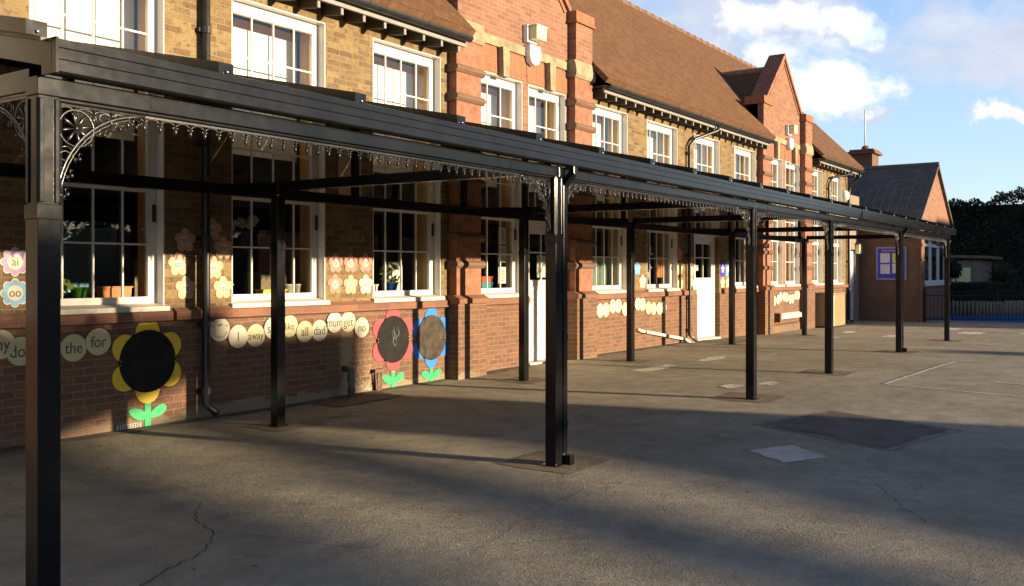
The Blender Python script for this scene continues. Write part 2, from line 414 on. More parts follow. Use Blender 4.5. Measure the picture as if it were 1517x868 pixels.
        for p in me.polygons:
            n = p.normal
            if abs(n.z) > .995 or n.length < .1: t = Vector((1, 0, 0)); b = Vector((0, 1, 0))
            else:
                t = Vector((0, 0, 1)).cross(n).normalized()
                if abs(t.x) > .5 and t.x < 0 or abs(t.x) <= .5 and t.y < 0: t = -t
                b = n.cross(t)
                if b.z < 0: b = -b
            for li in p.loop_indices:
                co = me.vertices[me.loops[li].vertex_index].co; uvl[li].uv = (co.dot(t), co.dot(b))
        o = bpy.data.objects.new(name, me)
        COL.objects.link(o)
        if parent: o.parent = parent
        if loc: o.location = loc
        if bevel:
            md = o.modifiers.new('bevel', 'BEVEL'); md.width = bevel; md.segments = 2; md.limit_method = 'ANGLE'; md.angle_limit = R(40)
        if label: o['label'] = label
        if kind: o['kind'] = kind
        return o

def tag(o, label, cat, group=None, kind=None):
    if label: o['label'] = label
    if cat: o['category'] = cat
    if group: o['group'] = group
    if kind: o['kind'] = kind
    return o
def thing(name, label, cat, loc=(0, 0, 0), group=None, rz=0):
    o = bpy.data.objects.new(name, None); COL.objects.link(o); o.location = loc; o.rotation_euler = (0, 0, rz)
    o.empty_display_size = .2
    return tag(o, label, cat, group)
def copy_tree(o, parent=None):
    c = o.copy(); COL.objects.link(c); c.parent = parent
    for ch in list(o.children): copy_tree(ch, c)
    return c

def text_obj(txt, size, mat, parent, loc, name='lettering', rot=(PI / 2, 0, 0), ext=.0012, sx=1.0):
    cu = bpy.data.curves.new('lettering', 'FONT'); cu.body = txt; cu.size = size; cu.extrude = ext
    cu.align_x = 'CENTER'; cu.align_y = 'CENTER'
    tmp = bpy.data.objects.new('tmp', cu); COL.objects.link(tmp)
    bpy.context.view_layer.update()
    dg = bpy.context.evaluated_depsgraph_get()
    me = bpy.data.meshes.new_from_object(tmp.evaluated_get(dg))
    bpy.data.objects.remove(tmp)
    me.name = name; me.materials.clear(); me.materials.append(M[mat])
    o = bpy.data.objects.new(name, me); COL.objects.link(o); o.parent = parent
    o.location = loc; o.rotation_euler = rot; o.scale = (sx, 1, 1)
    return o

# ------------------------------------------------------------------ ground
GP = [(-60, 0), (7, 0), (9.5, .02), (12, .05), (15, .055), (17.5, .05), (19.2, .04), (21, -.01), (24, -.04), (27, -.06), (31, -.09), (36, -.1), (400, -.1)]
def gz(x):
    for (a, za), (b, zb) in zip(GP, GP[1:]):
        if a <= x <= b:
            t = (x - a) / (b - a); t = t * t * (3 - 2 * t); return za + (zb - za) * t
    return GP[-1][1]
g = MB()
xs = [-300, -60, -20, 0] + [1 * .5 for _ in range(0)] + [i * .5 for i in range(2, 80)] + [60, 120, 400]
ys = [-400, -120, -60, -30, -20, -14, -11, -9, -8, -7, -6, -5, -4, -3, -2, -1, -.3, .3]
for y0, y1 in zip(ys, ys[1:]):
    for x0, x1 in zip(xs, xs[1:]):
        g.add([(x0, y0, gz(x0)), (x1, y0, gz(x1)), (x1, y1, gz(x1)), (x0, y1, gz(x0))], [(0, 1, 2, 3)])
# beyond the school the same sheet runs on
for x0, x1 in ((-300, -60), (60, 120), (120, 400)):
    g.add([(x0, .3, gz(x0)), (x1, .3, gz(x1)), (x1, 400, gz(x1)), (x0, 400, gz(x0))], [(0, 1, 2, 3)], True)
g.add([(-60, .3, -.1), (60, .3, -.1), (60, 400, -.1), (-60, 400, -.1)], [(0, 1, 2, 3)], True)
o = g.build('ground', 'asphalt'); bm = bmesh.new(); bm.from_mesh(o.data); bmesh.ops.remove_doubles(bm, verts=bm.verts, dist=.001); bm.to_mesh(o.data); bm.free()
tag(o, 'worn grey brown playground asphalt', 'ground', kind='structure')

def decal(name, poly, mat, label, cat='ground patch', dz=.004, sub=6, wob=.012, group=None, kind='structure'):
    """thin sheet lying 4 mm above the ground following its gentle slope"""
    m = MB(); n = len(poly); c = (sum(p[0] for p in poly) / n, sum(p[1] for p in poly) / n)
    ring = []
    for i in range(n):
        a = poly[i]; b = poly[(i + 1) % n]
        for k in range(sub):
            t = k / sub; ring.append((a[0] + (b[0] - a[0]) * t + random.uniform(-wob, wob), a[1] + (b[1] - a[1]) * t + random.uniform(-wob, wob)))
    prev = None
    rings = []
    for s in (1, .66, .33):
        rings.append([(c[0] + (p[0] - c[0]) * s, c[1] + (p[1] - c[1]) * s) for p in ring])
    vs = []
    for r_ in rings: vs += [(p[0], p[1], gz(p[0]) + dz) for p in r_]
    vs.append((c[0], c[1], gz(c[0]) + dz)); N = len(ring); fs = []
    for q in range(2):
        for i in range(N): j = (i + 1) % N; fs.append((q * N + i, q * N + j, (q + 1) * N + j, (q + 1) * N + i))
    for i in range(N): fs.append((2 * N + i, 2 * N + (i + 1) % N, 3 * N))
    m.add(vs, fs)
    o = m.build(name, mat, fixn=False)
    tag(o, label, cat, group, kind); return o
def strip(name, a, b, w, mat, label, cat='ground mark', n=14, dz=.006, kind='structure', wob=.006):
    m = MB(); a = Vector((*a, 0)); b = Vector((*b, 0)); d = (b - a).normalized(); nn = Vector((-d.y, d.x, 0))
    vs = []
    for i in range(n + 1):
        p = a + (b - a) * i / n
        for s_ in (1, -1):
            q = p + nn * s_ * (w / 2 + random.uniform(-wob, wob)); vs.append((q.x, q.y, gz(q.x) + dz))
    m.add(vs, [(2 * i, 2 * i + 1, 2 * i + 3, 2 * i + 2) for i in range(n)])
    o = m.build(name, mat, fixn=False); return tag(o, label, cat, None, kind)

def sq(cx, cy, hx, hy): return [(cx - hx, cy - hy), (cx + hx, cy - hy), (cx + hx, cy + hy), (cx - hx, cy + hy)]
FX = [2.13, 6.28, 10.68, 13.87, 18.38, 23.2]
for i, x in enumerate(FX[1:]):
    decal('concrete_pad', sq(x + .1, -4.27, .34, .34), 'pad', 'ground repair square around a front canopy post', group='post pads')
for i, x in enumerate(FX[1:]):
    decal('concrete_pad', sq(x + .05, -1.05, .30, .30), 'pad', 'ground repair square around a rear canopy post', group='post pads')
decal('pale_slab', [(7.40, -5.83), (7.83, -6.05), (8.17, -5.64), (7.74, -5.40)], 'slab', 'pale grey square repair slab in the shaded asphalt', wob=.018)
dkp = [(8.45, -6.36), (9.78, -6.66), (10.28, -5.40), (9.05, -5.04)]
decal('patch_seam', [(p[0] * 1.0 + (p[0] - 9.39) * .10, p[1] + (p[1] + 5.86) * .12) for p in dkp], 'seam', 'thin paler seam round the dark tar repair')
decal('tar_patch', dkp, 'tarpatch', 'dark square tar repair in the shaded asphalt', dz=.008, sub=14, wob=.035)
strip('painted_line', (12.97, -5.31), (16.96, -5.52), .05, 'mark', 'thin white painted playground line')
strip('painted_line', (12.97, -5.33), (12.3, -8.2), .035, 'mark', 'faint white painted line meeting the long one at a corner')
strip('painted_line', (14.0, -6.5), (13.9, -7.3), .07, 'mark', 'short white painted dash at the right edge of the yard')
for i, (x, y, a, b_) in enumerate([(26.9, -4.3, .5, .28), (28.7, -3.5, .55, .2), (22.6, -1.9, .35, .12), (24.2, -2.9, .4, .14), (27.5, -5.6, .35, .2), (25.2, -1.6, .5, .12), (29.6, -6.0, .4, .2), (11.6, -3.7, .18, .1), (12.2, -4.0, .2, .08), (13.1, -1.9, .55, .12), (15.0, -2.0, .5, .12)]):
    decal('worn_paint_patch', sq(x, y, a, b_), 'mark', 'worn white paint patch on the playground', dz=.005, wob=.06)
decal('door_pad', [(18.5, -.10), (20.7, -.1), (20.3, -.95), (19.0, -1.05)], 'tarpatch', 'dark worn tarmac apron in front of the far white door', dz=.01)
decal('drain_repair', sq(8.1, -.42, .55, .22), 'pad', 'broken pale repair by the stub pipe and iron bracket', dz=.012, wob=.05)
decal('drain_repair', sq(6.9, -1.0, .5, .12), 'seam', 'faint repair seam near the wall', dz=.006, wob=.05)
# winding cracks in the foreground
def crack(pts, w=.008):
    m = MB(); P = []
    for a, b in zip(pts, pts[1:]):
        for k in range(10):
            t = k / 10; P.append((a[0] + (b[0] - a[0]) * t + random.uniform(-.018, .018), a[1] + (b[1] - a[1]) * t + random.uniform(-.018, .018)))
    P.append(pts[-1]); vs = []
    for i, p in enumerate(P):
        q = P[min(i + 1, len(P) - 1)]; r_ = P[max(i - 1, 0)]; d = Vector((q[0] - r_[0], q[1] - r_[1], 0)).normalized(); n = Vector((-d.y, d.x, 0)); ww = w * random.uniform(.3, 1.0)
        for s_ in (1, -1): vs.append((p[0] + n.x * ww * s_ / 2, p[1] + n.y * ww * s_ / 2, gz(p[0]) + .004))
    m.add(vs, [(2 * i, 2 * i + 1, 2 * i + 3, 2 * i + 2) for i in range(len(P) - 1)])
    o = m.build('ground_crack', 'hcore', fixn=False); tag(o, 'winding crack in the foreground asphalt', 'crack', None, 'structure')
crack([(2.2, -4.6), (2.75, -4.15), (3.25, -3.95), (3.50, -3.68), (3.62, -3.35), (3.9, -3.03)], .009)
crack([(3.50, -3.68), (3.73, -4.5), (3.9, -5.0), (4.6, -5.5), (5.0, -6.1)], .004)
crack([(6.9, -6.3), (7.02, -6.66), (6.5, -6.9), (6.1, -7.17), (6.0, -7.6)], .006)
crack([(4.1, -5.2), (5.1, -5.0), (6.1, -4.9)], .004)

# ------------------------------------------------------------------ school building
school = thing('school_building', 'long brick school with two red gables, tall white windows and brown tiled roof', 'building', (0, 0, 0))
Z0, ZH = 1.20, 4.58           # window sill and head
WIN = [(-4.5, -3.12), (-2.3, -.92), (-.1, 1.28), (2.12, 3.50), (4.325, 5.705), (6.54, 7.93), (8.76, 10.14),
       (14.41, 15.76), (16.58, 18.0), (18.85, 20.28), (21.2, 22.62), (27.0, 28.3), (29.2, 30.42)]
GWIN = [(11.0, 12.19, 1), (12.36, 13.5, 1), (23.45, 24.7, 2), (24.9, 26.12, 2)]
DOORS = {9: (19.0, 20.28)}    # index in WIN with a door below
XE0, XE1 = -10, 31.05
def wall_grid(x0, x1, z0, z1, holes, y0=0.0, y1=.32):
    cx = sorted({x0, x1} | {h[i] for h in holes for i in (0, 1) if x0 < h[i] < x1})
    cz = sorted({z0, z1} | {h[i] for h in holes for i in (2, 3) if z0 < h[i] < z1})
    def solid(i, j):
        if i < 0 or j < 0 or i >= len(cx) - 1 or j >= len(cz) - 1: return False
        mx, mz = (cx[i] + cx[i + 1]) / 2, (cz[j] + cz[j + 1]) / 2
        return not any(h[0] < mx < h[1] and h[2] < mz < h[3] for h in holes)
    m = MB()
    for i in range(len(cx) - 1):
        for j in range(len(cz) - 1):
            if not solid(i, j): continue
            a, b, c, d = cx[i], cx[i + 1], cz[j], cz[j + 1]
            m.add([(a, y0, c), (b, y0, c), (b, y0, d), (a, y0, d)], [(0, 1, 2, 3)])
            m.add([(a, y1, c), (b, y1, c), (b, y1, d), (a, y1, d)], [(3, 2, 1, 0)])
            if not solid(i - 1, j): m.add([(a, y0, c), (a, y0, d), (a, y1, d), (a, y1, c)], [(0, 1, 2, 3)])
            if not solid(i + 1, j): m.add([(b, y0, c), (b, y1, c), (b, y1, d), (b, y0, d)], [(0, 1, 2, 3)])
            if not solid(i, j - 1): m.add([(a, y0, c), (a, y1, c), (b, y1, c), (b, y0, c)], [(0, 1, 2, 3)])
            if not solid(i, j + 1): m.add([(a, y0, d), (b, y0, d), (b, y1, d), (a, y1, d)], [(0, 1, 2, 3)])
    return m
holes = [(a, b, Z0, ZH) for a, b in WIN] + [(19.0, 20.28, -1, ZH)]
ghole = [(a, b, Z0, ZH) for a, b, _ in GWIN] + [(12.36, 13.5, -1, ZH)]
ZP = 1.06
for a, b in ((XE0, 10.32), (14.18, 22.78), (26.85, XE1)):
    wall_grid(a, b, ZP, 4.80, holes).build('brick_wall', 'yellow', school, fixn=False)
for a, b in ((10.32, 14.18), (22.78, 26.85)):
    wall_grid(a, b, ZP, 5.92, ghole).build('gable_wall', 'red', school, fixn=False)
for a, b in ((XE0, 12.36), (13.5, 19.0), (20.28, XE1)): wall_grid(a, b, -.4, ZP, [], -.012, .32).build('plinth_wall', 'purple', school, fixn=False)
# end wall and back wall of the block
e = MB(); e.box(XE1 - .32, XE1 - .002, .322, 6.8, -.4, 4.80); e.box(XE0, XE1, 6.8, 7.1, -.4, 4.8); e.box(XE0, XE0 + .3, .322, 6.8, -.4, 4.8)
e.prism([(.0, 4.8), (6.9, 4.8), (3.3, 8.45)], 'x', XE1 - .3, XE1 - .004)
e.build('end_wall', 'yellow', school)
# string course, broken by windows' sill blocks and pilasters
def course(a, b):
    m = MB(); m.prism([(-.012, ZP - .02), (-.075, ZP), (-.075, ZP + .085), (-.012, ZP + .125), (.02, ZP + .125), (.02, ZP - .02)], 'x', a, b)
    m.build('string_course', 'course', school)
for a, b in ((XE0, 4.27), (4.27, 5.76), (5.80, 8.60), (8.60, 10.22), (10.98, 12.3), (14.24, 18.55), (20.42, 20.62), (21.15, 22.72), (23.40, 26.2), (26.9, 30.95)):
    course(a, b)
# pilasters with moulded bands
def pilaster(x0, x1):
    m = MB(); m.box(x0, x1, -.15, -.002, ZP + .14, 4.90); m.build('pilaster', 'rubbed', school)
    m = MB(); m.box(x0 - .05, x1 + .04, -.22, -.014, -.4, ZP + .04); m.build('pilaster_base', 'purple', school)
    m = MB(); m.prism([(-.014, ZP + .03), (-.26, ZP + .042), (-.26, ZP + .11), (-.155, ZP + .16), (-.014, ZP + .16)], 'x', x0 - .07, x1 + .06); m.build('base_moulding', 'course', school)
    for z in (1.66, 2.05, 2.45, 2.85, 3.25, 3.65, 4.05, 4.46):
        m = MB(); m.prism([(-.002, z - .065), (-.17, z - .055), (-.205, z - .015), (-.205, z + .02), (-.17, z + .055), (-.002, z + .06)], 'x', x0 - .045, x1 + .045)
        m.build('moulded_band', 'mould', school)
    m = MB(); m.prism([(-.002, 4.88), (-.17, 4.88), (-.20, 4.93), (-.20, 5.02), (-.16, 5.18), (-.002, 5.18)], 'x', x0 - .04, x1 + .04); m.build('stone_impost', 'stone', school)
    m = MB(); m.box(x0 + .02, x1 - .01, -.155, .33, 5.17, 5.90); m.build('upper_pier', 'red', school)
    m = MB(); m.box(x0 - .03, x1 + .03, -.20, .37, 5.82, 5.86); m.box(x0 - .01, x1 + .02, -.18, .35, 5.86, 6.02); m.build('pier_cap', 'soldier', school)
for a, b in ((10.31, 10.89), (13.57, 14.16), (22.76, 23.34), (26.16, 26.80)): pilaster(a, b)
# gables above the shoulders
for (x0, x1) in ((10.89, 13.57), (23.34, 26.16)):
    c = (x0 + x1) / 2; ap = 7.42
    m = MB(); m.prism([(x0 - .1, 5.92), (x1 + .1, 5.92), (x1 - .02, 6.02), (c, ap - .12), (x0 + .02, 6.02)], 'y', 0, .30); m.build('gable_top', 'red', school)
    m = MB()
    for sx, ex in ((-1, x0 - .02), (1, x1 + .02)):
        m.prism([(ex, 5.99), (ex + sx * .02, 6.09), (c, ap + .05), (c, ap - .09)], 'y', -.05, .40)
    m.build('gable_coping', 'rubbed', school)
    m = MB()
    for sx, ex in ((-1, x0 + .12), (1, x1 - .12)):
        m.prism([(ex, 5.96), (ex, 6.03), (c, ap - .15), (c, ap - .22)], 'y', -.022, -.002)
    m.build('inner_moulding', 'rubbed', school)
    m = MB(); m.box(x0, x1, -.03, -.002, 5.00, 5.14); m.build('stone_band', 'stone', school)
for i, (a, b, g_) in enumerate(GWIN):
    c = (a + b) / 2
    m = MB(); m.prism([(a - .04, 4.60), (b + .04, 4.60), (b + .10, 4.97), (a - .10, 4.97)] if i % 2 == 0 else [(a - .04, 4.60), (b + .04, 4.60), (b + .04, 4.97), (a - .06, 4.97)], 'y', -.006 - .002 * (i % 2), -.002)
    m.build('flat_arch', 'soldier', school)
    m = MB(); m.prism([(c - .07, 4.55), (c + .07, 4.55), (c + .09, 5.0), (c - .09, 5.0)], 'y', -.11, -.009); m.build('keystone', 'stone', school)

# roofs
EV, RG = (-.42, 4.86), (3.25, 8.58)
def slope_sheet(m, x0, x1, a, b, th=.09):
    d = Vector((0, b[0] - a[0], b[1] - a[1])).normalized(); n = Vector((0, -d.z, d.y)) * th
    m.prism([a, b, (b[0] + n.y, b[1] + n.z), (a[0] + n.y, a[1] + n.z)], 'x', x0, x1)
def roof_piece(x0, x1, ya, name='roof'):
    """front slope between x0 and x1 starting at depth ya"""
    t = (ya - EV[0]) / (RG[0] - EV[0]); a = (ya, EV[1] + t * (RG[1] - EV[1]))
    m = MB(); slope_sheet(m, x0, x1, a, RG); m.build(name, 'tile', school)
for a, b in ((XE0, 10.33), (14.14, 22.78), (26.82, XE1 + .22)): roof_piece(a, b, EV[0])
for a, b in ((10.33, 14.14), (22.78, 26.82)): roof_piece(a, b, .36)
m = MB(); m.prism([RG, (7.3, 4.7), (7.3, 4.8), (RG[0], RG[1] + .1)], 'x', XE0, XE1 + .22); m.build('rear_roof', 'tile', school)
m = MB()
x = XE0
while x < XE1 + .2:
    m.lathe([(.12, 0), (.12, .44), (.135, .44), (.135, .47)], (x, RG[0], RG[1] + .03), 10, 'x'); x += .47
m.build('ridge_tiles', 'ridge', school)
# gable cross roofs
for (x0, x1) in ((10.33, 14.14), (22.78, 26.82)):
    c = (x0 + x1) / 2; zr = 7.02; ze = 5.30
    for sx, ex in ((-1, x0), (1, x1)):
        m = MB()
        yr = .36; yb = 2.6
        n = .08
        P = [(ex, yr, ze), (c, yr, zr), (c, yb, zr), (ex, yb, ze)]
        m.add(P + [(p[0], p[1], p[2] + n) for p in P], [(0, 1, 2, 3), (7, 6, 5, 4), (0, 4, 5, 1), (1, 5, 6, 2), (2, 6, 7, 3), (3, 7, 4, 0)])
        m.build('gable_roof', 'tile', school)
    m = MB(); m.lathe([(.09, 0), (.09, 2.0)], (c, .36, zr + .08), 8, 'y'); m.build('gable_ridge_tiles', 'ridge', school)
# eaves: soffit, fascia, gutter, rafter feet
foot = None
for (a, b) in ((XE0, 10.26), (14.22, 22.70), (26.9, XE1 + .2)):
    m = MB(); m.box(a, b, -.36, -.322, 4.70, 4.79); m.build('fascia_board', 'fascia', school)
    m = MB(); m.box(a, b, -.32, .30, 4.80, 4.83); m.build('soffit', 'dark', school)
    m = MB(); pr = []
    for k in range(9):
        t = PI + PI * k / 8; pr.append((-.43 + .065 * math.cos(t), 4.83 + .075 * math.sin(t)))
    pr += [(-.43 + .055, 4.83), (-.43 + .04, 4.80), (-.43, 4.785), (-.43 - .04, 4.80), (-.43 - .055, 4.83)]
    m.prism(pr, 'x', a, b)
    x = a + .6
    while x < b:
        pk = [(-.43 + .072 * math.cos(PI + PI * k / 8), 4.835 + .083 * math.sin(PI + PI * k / 8)) for k in range(9)] + [(-.43 + .06, 4.83), (-.43 - .06, 4.83)]
        m.prism(pk, 'x', x, x + .05); x += 1.1
    m.build('eaves_gutter', 'blackpl', school)
    xs_ = [x for x in [b - .12 - .375 * k for k in range(60)] if x > a + .05 and x > 5.6]
    for x in xs_:
        if foot is None:
            m = MB(); m.prism([(-.318, 4.795), (-.318, 4.63), (-.28, 4.62), (-.002, 4.66), (-.002, 4.795)], 'x', -.025, .025)  # shade on the foot sides is put into the dark body colour
            m.mi = 1; m.box(-.02, .02, -.328, -.3185, 4.62, 4.697); foot = m.build('rafter_foot', ['dark', 'fascia'], school, loc=(x, 0, 0))
        else:
            f_ = foot.copy(); COL.objects.link(f_); f_.parent = school; f_.location = (x, 0, 0)
# inside: one long dim classroom shell
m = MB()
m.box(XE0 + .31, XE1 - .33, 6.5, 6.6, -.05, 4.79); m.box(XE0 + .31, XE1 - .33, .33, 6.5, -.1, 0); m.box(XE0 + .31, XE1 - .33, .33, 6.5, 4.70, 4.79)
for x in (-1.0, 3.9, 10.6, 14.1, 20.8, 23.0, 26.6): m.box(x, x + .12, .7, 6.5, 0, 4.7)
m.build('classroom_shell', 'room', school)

for k, (x, y, w, z, h, mt) in enumerate([(5.9, 2.6, .9, 1.3, .8, 'bluec'), (7.6, 2.9, 1.1, 1.4, .7, 'ypaper'), (9.0, 2.5, .8, 1.2, .9, 'pink'), (10.2, 2.4, .5, 1.6, .5, 'paper'), (13.3, 3.0, 1.2, 1.2, .9, 'teal'), (18.0, 2.8, 1.0, 1.3, .9, 'paper'), (19.9, 2.5, .6, 1.2, .8, 'ypaper'), (24.0, 2.0, 1.4, 1.4, .8, 'paper'), (6.6, 1.9, .5, .4, 1.3, 'log'), (8.2, 1.8, .7, .2, 1.35, 'log')]):
    m = MB(); m.box(x, x + w, y, y + .05, z, z + h); m.build('display_board', mt, school)
# windows ------------------------------------------------------------
def window(a, b, z0, z1, ncol, name='window', door=False, blind=True, lower=True, curt=False, head=.14):
    yf, yb = .115, .175
    m = MB()
    fw = .07
    m.box(a + .015, a + fw, yf, yb, z0, z1 - .01); m.box(b - fw, b - .015, yf, yb, z0, z1 - .01)
    m.box(a + fw, b - fw, yf, yb, z1 - head, z1 - .01)
    tiers = []
    if lower: tiers = [(z0 + .10, 2.36), (2.45, 3.42), (3.50, z1 - head)]
    else: tiers = [(2.45, 3.42), (3.50, z1 - head)]
    if lower: m.box(a + fw, b - fw, yf - .004, yb, z0 + .03, z0 + .10)
    m.box(a + fw, b - fw, yf - .02, yb, 2.36, 2.45)
    m.box(a + fw, b - fw, yf - .006, yb, 3.42, 3.50)
    ia, ib = a + fw, b - fw
    for (ta, tb) in tiers:
        m.box(ia, ia + .035, yf + .008, yb - .004, ta, tb); m.box(ib - .035, ib, yf + .008, yb - .004, ta, tb)
        zm = (ta + tb) / 2 + (.0)
        m.box(ia + .035, ib - .035, yf + .012, yf + .034, zm - .009, zm + .009)
        for k in range(1, ncol):
            x = ia + (ib - ia) * k / ncol
            m.box(x - .008, x + .008, yf + .0125, yf + .0335, ta, zm - .012); m.box(x - .008, x + .008, yf + .0125, yf + .0335, zm + .012, tb)
    fr = m.build(name, 'white', school)
    m = MB(); zb = z0 + .10 if lower else 2.45
    m.box(ia + .036, ib - .036, yf + .040, yf + .046, zb, z1 - head); m.build('pane', 'glass', fr)
    # white painted reveal lining
    m = MB(); lz = z0 if lower else 2.36
    m.box(a + .002, a + .014, .001, yf, lz, z1 - .002); m.box(b - .014, b - .002, .001, yf, lz, z1 - .002); m.box(a + .015, b - .015, .001, yf, z1 - .012, z1 - .002)
    m.build('reveal_lining', 'white', fr)
    m = MB(); m.box(a + .003, a + .03, yb + .002, .42, lz, z1); m.box(b - .03, b - .003, yb + .002, .42, lz, z1); m.build('inner_reveal', 'ochre', fr)
    if lower:
        m = MB(); m.prism([(-.055, z0 - .045), (-.055, z0 + .005), (yf - .004, z0 + .035), (yf - .004, z0 - .045)], 'x', a - .03, b + .03); m.build('sill', 'sillp', fr, bevel=.004)
        m = MB(); m.box(a + .03, b - .03, yb + .002, .55, z0 + .03, z0 + .07); m.build('inner_sill', 'ochre', fr)
        m = MB(); m.box(b - fw + .004, b - .03, yf - .014, yf - .001, 2.06, 2.24); m.build('window_stay', 'iron', fr)
    if blind:
        m = MB(); m.box(a + .03, b - .03, .48, .49, 2.92, 4.40); m.build('blind', 'blind', fr)
        m = MB(); m.box(a + .03, b - .03, .475, .50, 4.40, 4.50); m.build('pelmet', 'band', fr)
    if curt:
        m = MB(); n = 26; vs = []
        for k in range(n + 1):
            x = a + .04 + (b - a - .08) * k / n; y = .44 + .03 * math.sin(k * 2.3)
            vs += [(x, y, 1.3), (x, y, 4.5)]
        m.add(vs, [(2 * k, 2 * k + 2, 2 * k + 3, 2 * k + 1) for k in range(n)]); m.build('curtain', 'curtain', fr, fixn=False)
    return fr
for i, (a, b) in enumerate(WIN):
    if i in DOORS: window(a, b, 2.36, ZH, 4, lower=False)
    else: window(a, b, Z0, ZH, 4, curt=(i in (11, 12)), blind=(i not in (11, 12)))
for i, (a, b, g_) in enumerate(GWIN):
    if i == 1: window(a, b, 2.36, ZH, 3, lower=False)
    else: window(a, b, Z0, ZH, 3, curt=(i > 1), blind=(i <= 1))

def door(a, b, zb, label):
    yf = .10
    m = MB(); m.box(a + .015, a + .085, yf, .18, zb, 2.355); m.box(b - .085, b - .015, yf, .18, zb, 2.355); m.box(a + .085, b - .085, yf, .18, 2.29, 2.355)
    d = m.build('door_frame', 'white', school, label=None)
    a2, b2 = a + .09, b - .09
    m = MB(); y0, y1 = yf + .015, yf + .06
    m.box(a2, b2, y0, y1, zb + .03, 1.42)
    m.box(a2, a2 + .10, y0, y1, 1.42, 2.285); m.box(b2 - .10, b2, y0, y1, 1.42, 2.285); m.box(a2 + .10, b2 - .10, y0, y1, 2.18, 2.285)
    m.box((a2 + b2) / 2 - .012, (a2 + b2) / 2 + .012, y0 + .01, y0 + .03, 1.42, 2.18)
    m.box(a2 + .10, b2 - .10, y0 + .0105, y0 + .0295, 1.86, 1.884)
    m.box(a2 + .12, b2 - .12, y0 - .008, y0 - .0005, zb + .22, zb + .24); m.box(a2 + .12, b2 - .12, y0 - .008, y0 - .0005, 1.26, 1.28)
    m.box(a2 + .12, a2 + .14, y0 - .008, y0 - .0005, zb + .24, 1.26); m.box(b2 - .14, b2 - .12, y0 - .008, y0 - .0005, zb + .24, 1.26)
    L = m.build('door', 'white', school, label=label)
    m = MB(); m.box(a2 + .10, b2 - .10, y0 + .032, y0 + .038, 1.42, 2.18); m.build('door_pane', 'glass', L)
    m = MB(); m.box(a2 + .03, a2 + .06, y0 - .03, y0, 1.0, 1.16); m.tube([(a2 + .045, y0 - .03, 1.1), (a2 + .045, y0 - .06, 1.1), (a2 + .14, y0 - .06, 1.1)], .009); m.build('handle', 'screw', L)
    m = MB(); m.box(a, b, -.03, .2, zb - .2, zb + .02); m.build('threshold', 'sillp', school)
    return L
door(12.37, 13.49, .06, 'white panelled door with a glazed top below the first gable')
door(19.0, 20.27, .04, 'white panelled door with a glazed top beside the pink paper stars')
m = MB(); m.box(18.70, 19.0, -.05, .10, 1.17, 1.25); m.build('side_light_sill', 'sillp', school)

# downpipes on the facade
def downpipe(pts, r=.036, collars=(), shoe=True, parent=None):
    m = MB(); m.tube(pts, r, 10)
    for z in collars:
        p = pts[-1] if False else None
    xs0 = pts[-2][0]; ys0 = pts[-2][1]
    for z in collars: m.lathe([(r + .012, z - .035), (r + .012, z + .035)], (xs0, ys0, 0), 10); m.box(xs0 - .07, xs0 + .07, ys0 + .02, -.002, z - .02, z + .02)
    m.build('downpipe', 'blackpl', parent or school)
downpipe([(6.15, -.43, 4.76), (6.15, -.40, 4.72), (6.15, -.14, 4.60), (6.15, -.08, 4.52), (6.15, -.08, .16), (6.19, -.2, .06)], .042, (4.1, 2.9, 1.9, 1.0, .3))
downpipe([(19.2, -.43, 4.74), (19.15, -.42, 4.64), (18.62, -.12, 4.42), (18.45, -.07, 4.26), (18.45, -.07, .20), (18.50, -.2, .08)], .036, (4.1, 2.9, 1.9, 1.0, .3))
downpipe([(30.0, -.43, 4.74), (29.9, -.40, 4.62), (28.95, -.12, 4.45), (28.75, -.07, 4.25), (28.75, -.07, .1), (28.8, -.2, .0)], .036, (4.1, 2.9, 1.9, 1.0))
downpipe([(30.95, -.43, 4.74), (30.95, -.40, 4.6), (30.95, -.12, 4.4), (30.95, -.08, 4.2), (30.95, -.08, 0.0), (31.0, -.2, -.05)], .045, (3.0, 1.9, 1.0, .3))
m = MB(); m.box(5.17, 5.43, -.018, -.0125, .0, .055)
m.build('air_brick_frame', 'sillp', school)
m = MB()
for r_ in range(3):
    for k in range(9): m.box(5.185 + k * .0265, 5.203 + k * .0265, -.0205, -.0182, .005 + r_ * .017, .017 + r_ * .017)
m.build('air_brick_holes', 'hcore', school)

# ------------------------------------------------------------------ end wing
wing = thing('wing_building', 'brick wing with dark tiled roof and sunlit gable at the far end of the school', 'building', (32.6, 0, -.1))
WX0, WX1, WY = 0.0, 5.4, -1.9
def wz(z): return z + .1
m = MB(); m.box(0, .3, WY, 5.0, -.3, 3.45); m.build('side_wall', 'dkbrick', wing)
m = MB(); m.box(.302, .70, WY, WY + .3, -.3, 3.45); m.box(.70, 4.9, WY, WY + .3, -.3, 1.25); m.box(4.9, WX1, WY, WY + .3, -.3, 3.45); m.box(.70, 4.9, WY, WY + .3, 3.15, 3.45)
m.build('front_wall', 'dkbrick', wing)
m = MB(); m.prism([(0, 3.45), (WX1, 3.45), (2.75, 5.3)], 'y', WY + .002, WY + .3); m.build('wing_gable', 'red', wing)
m = MB(); m.box(-.07, .42, WY - .07, WY - .002, -.3, 2.9)
for z in (1.0, 1.5, 2.0, 2.5): m.box(-.10, .45, WY - .10, WY - .0705, z, z + .08)
m.build('corner_pier', 'dkbrick', wing)
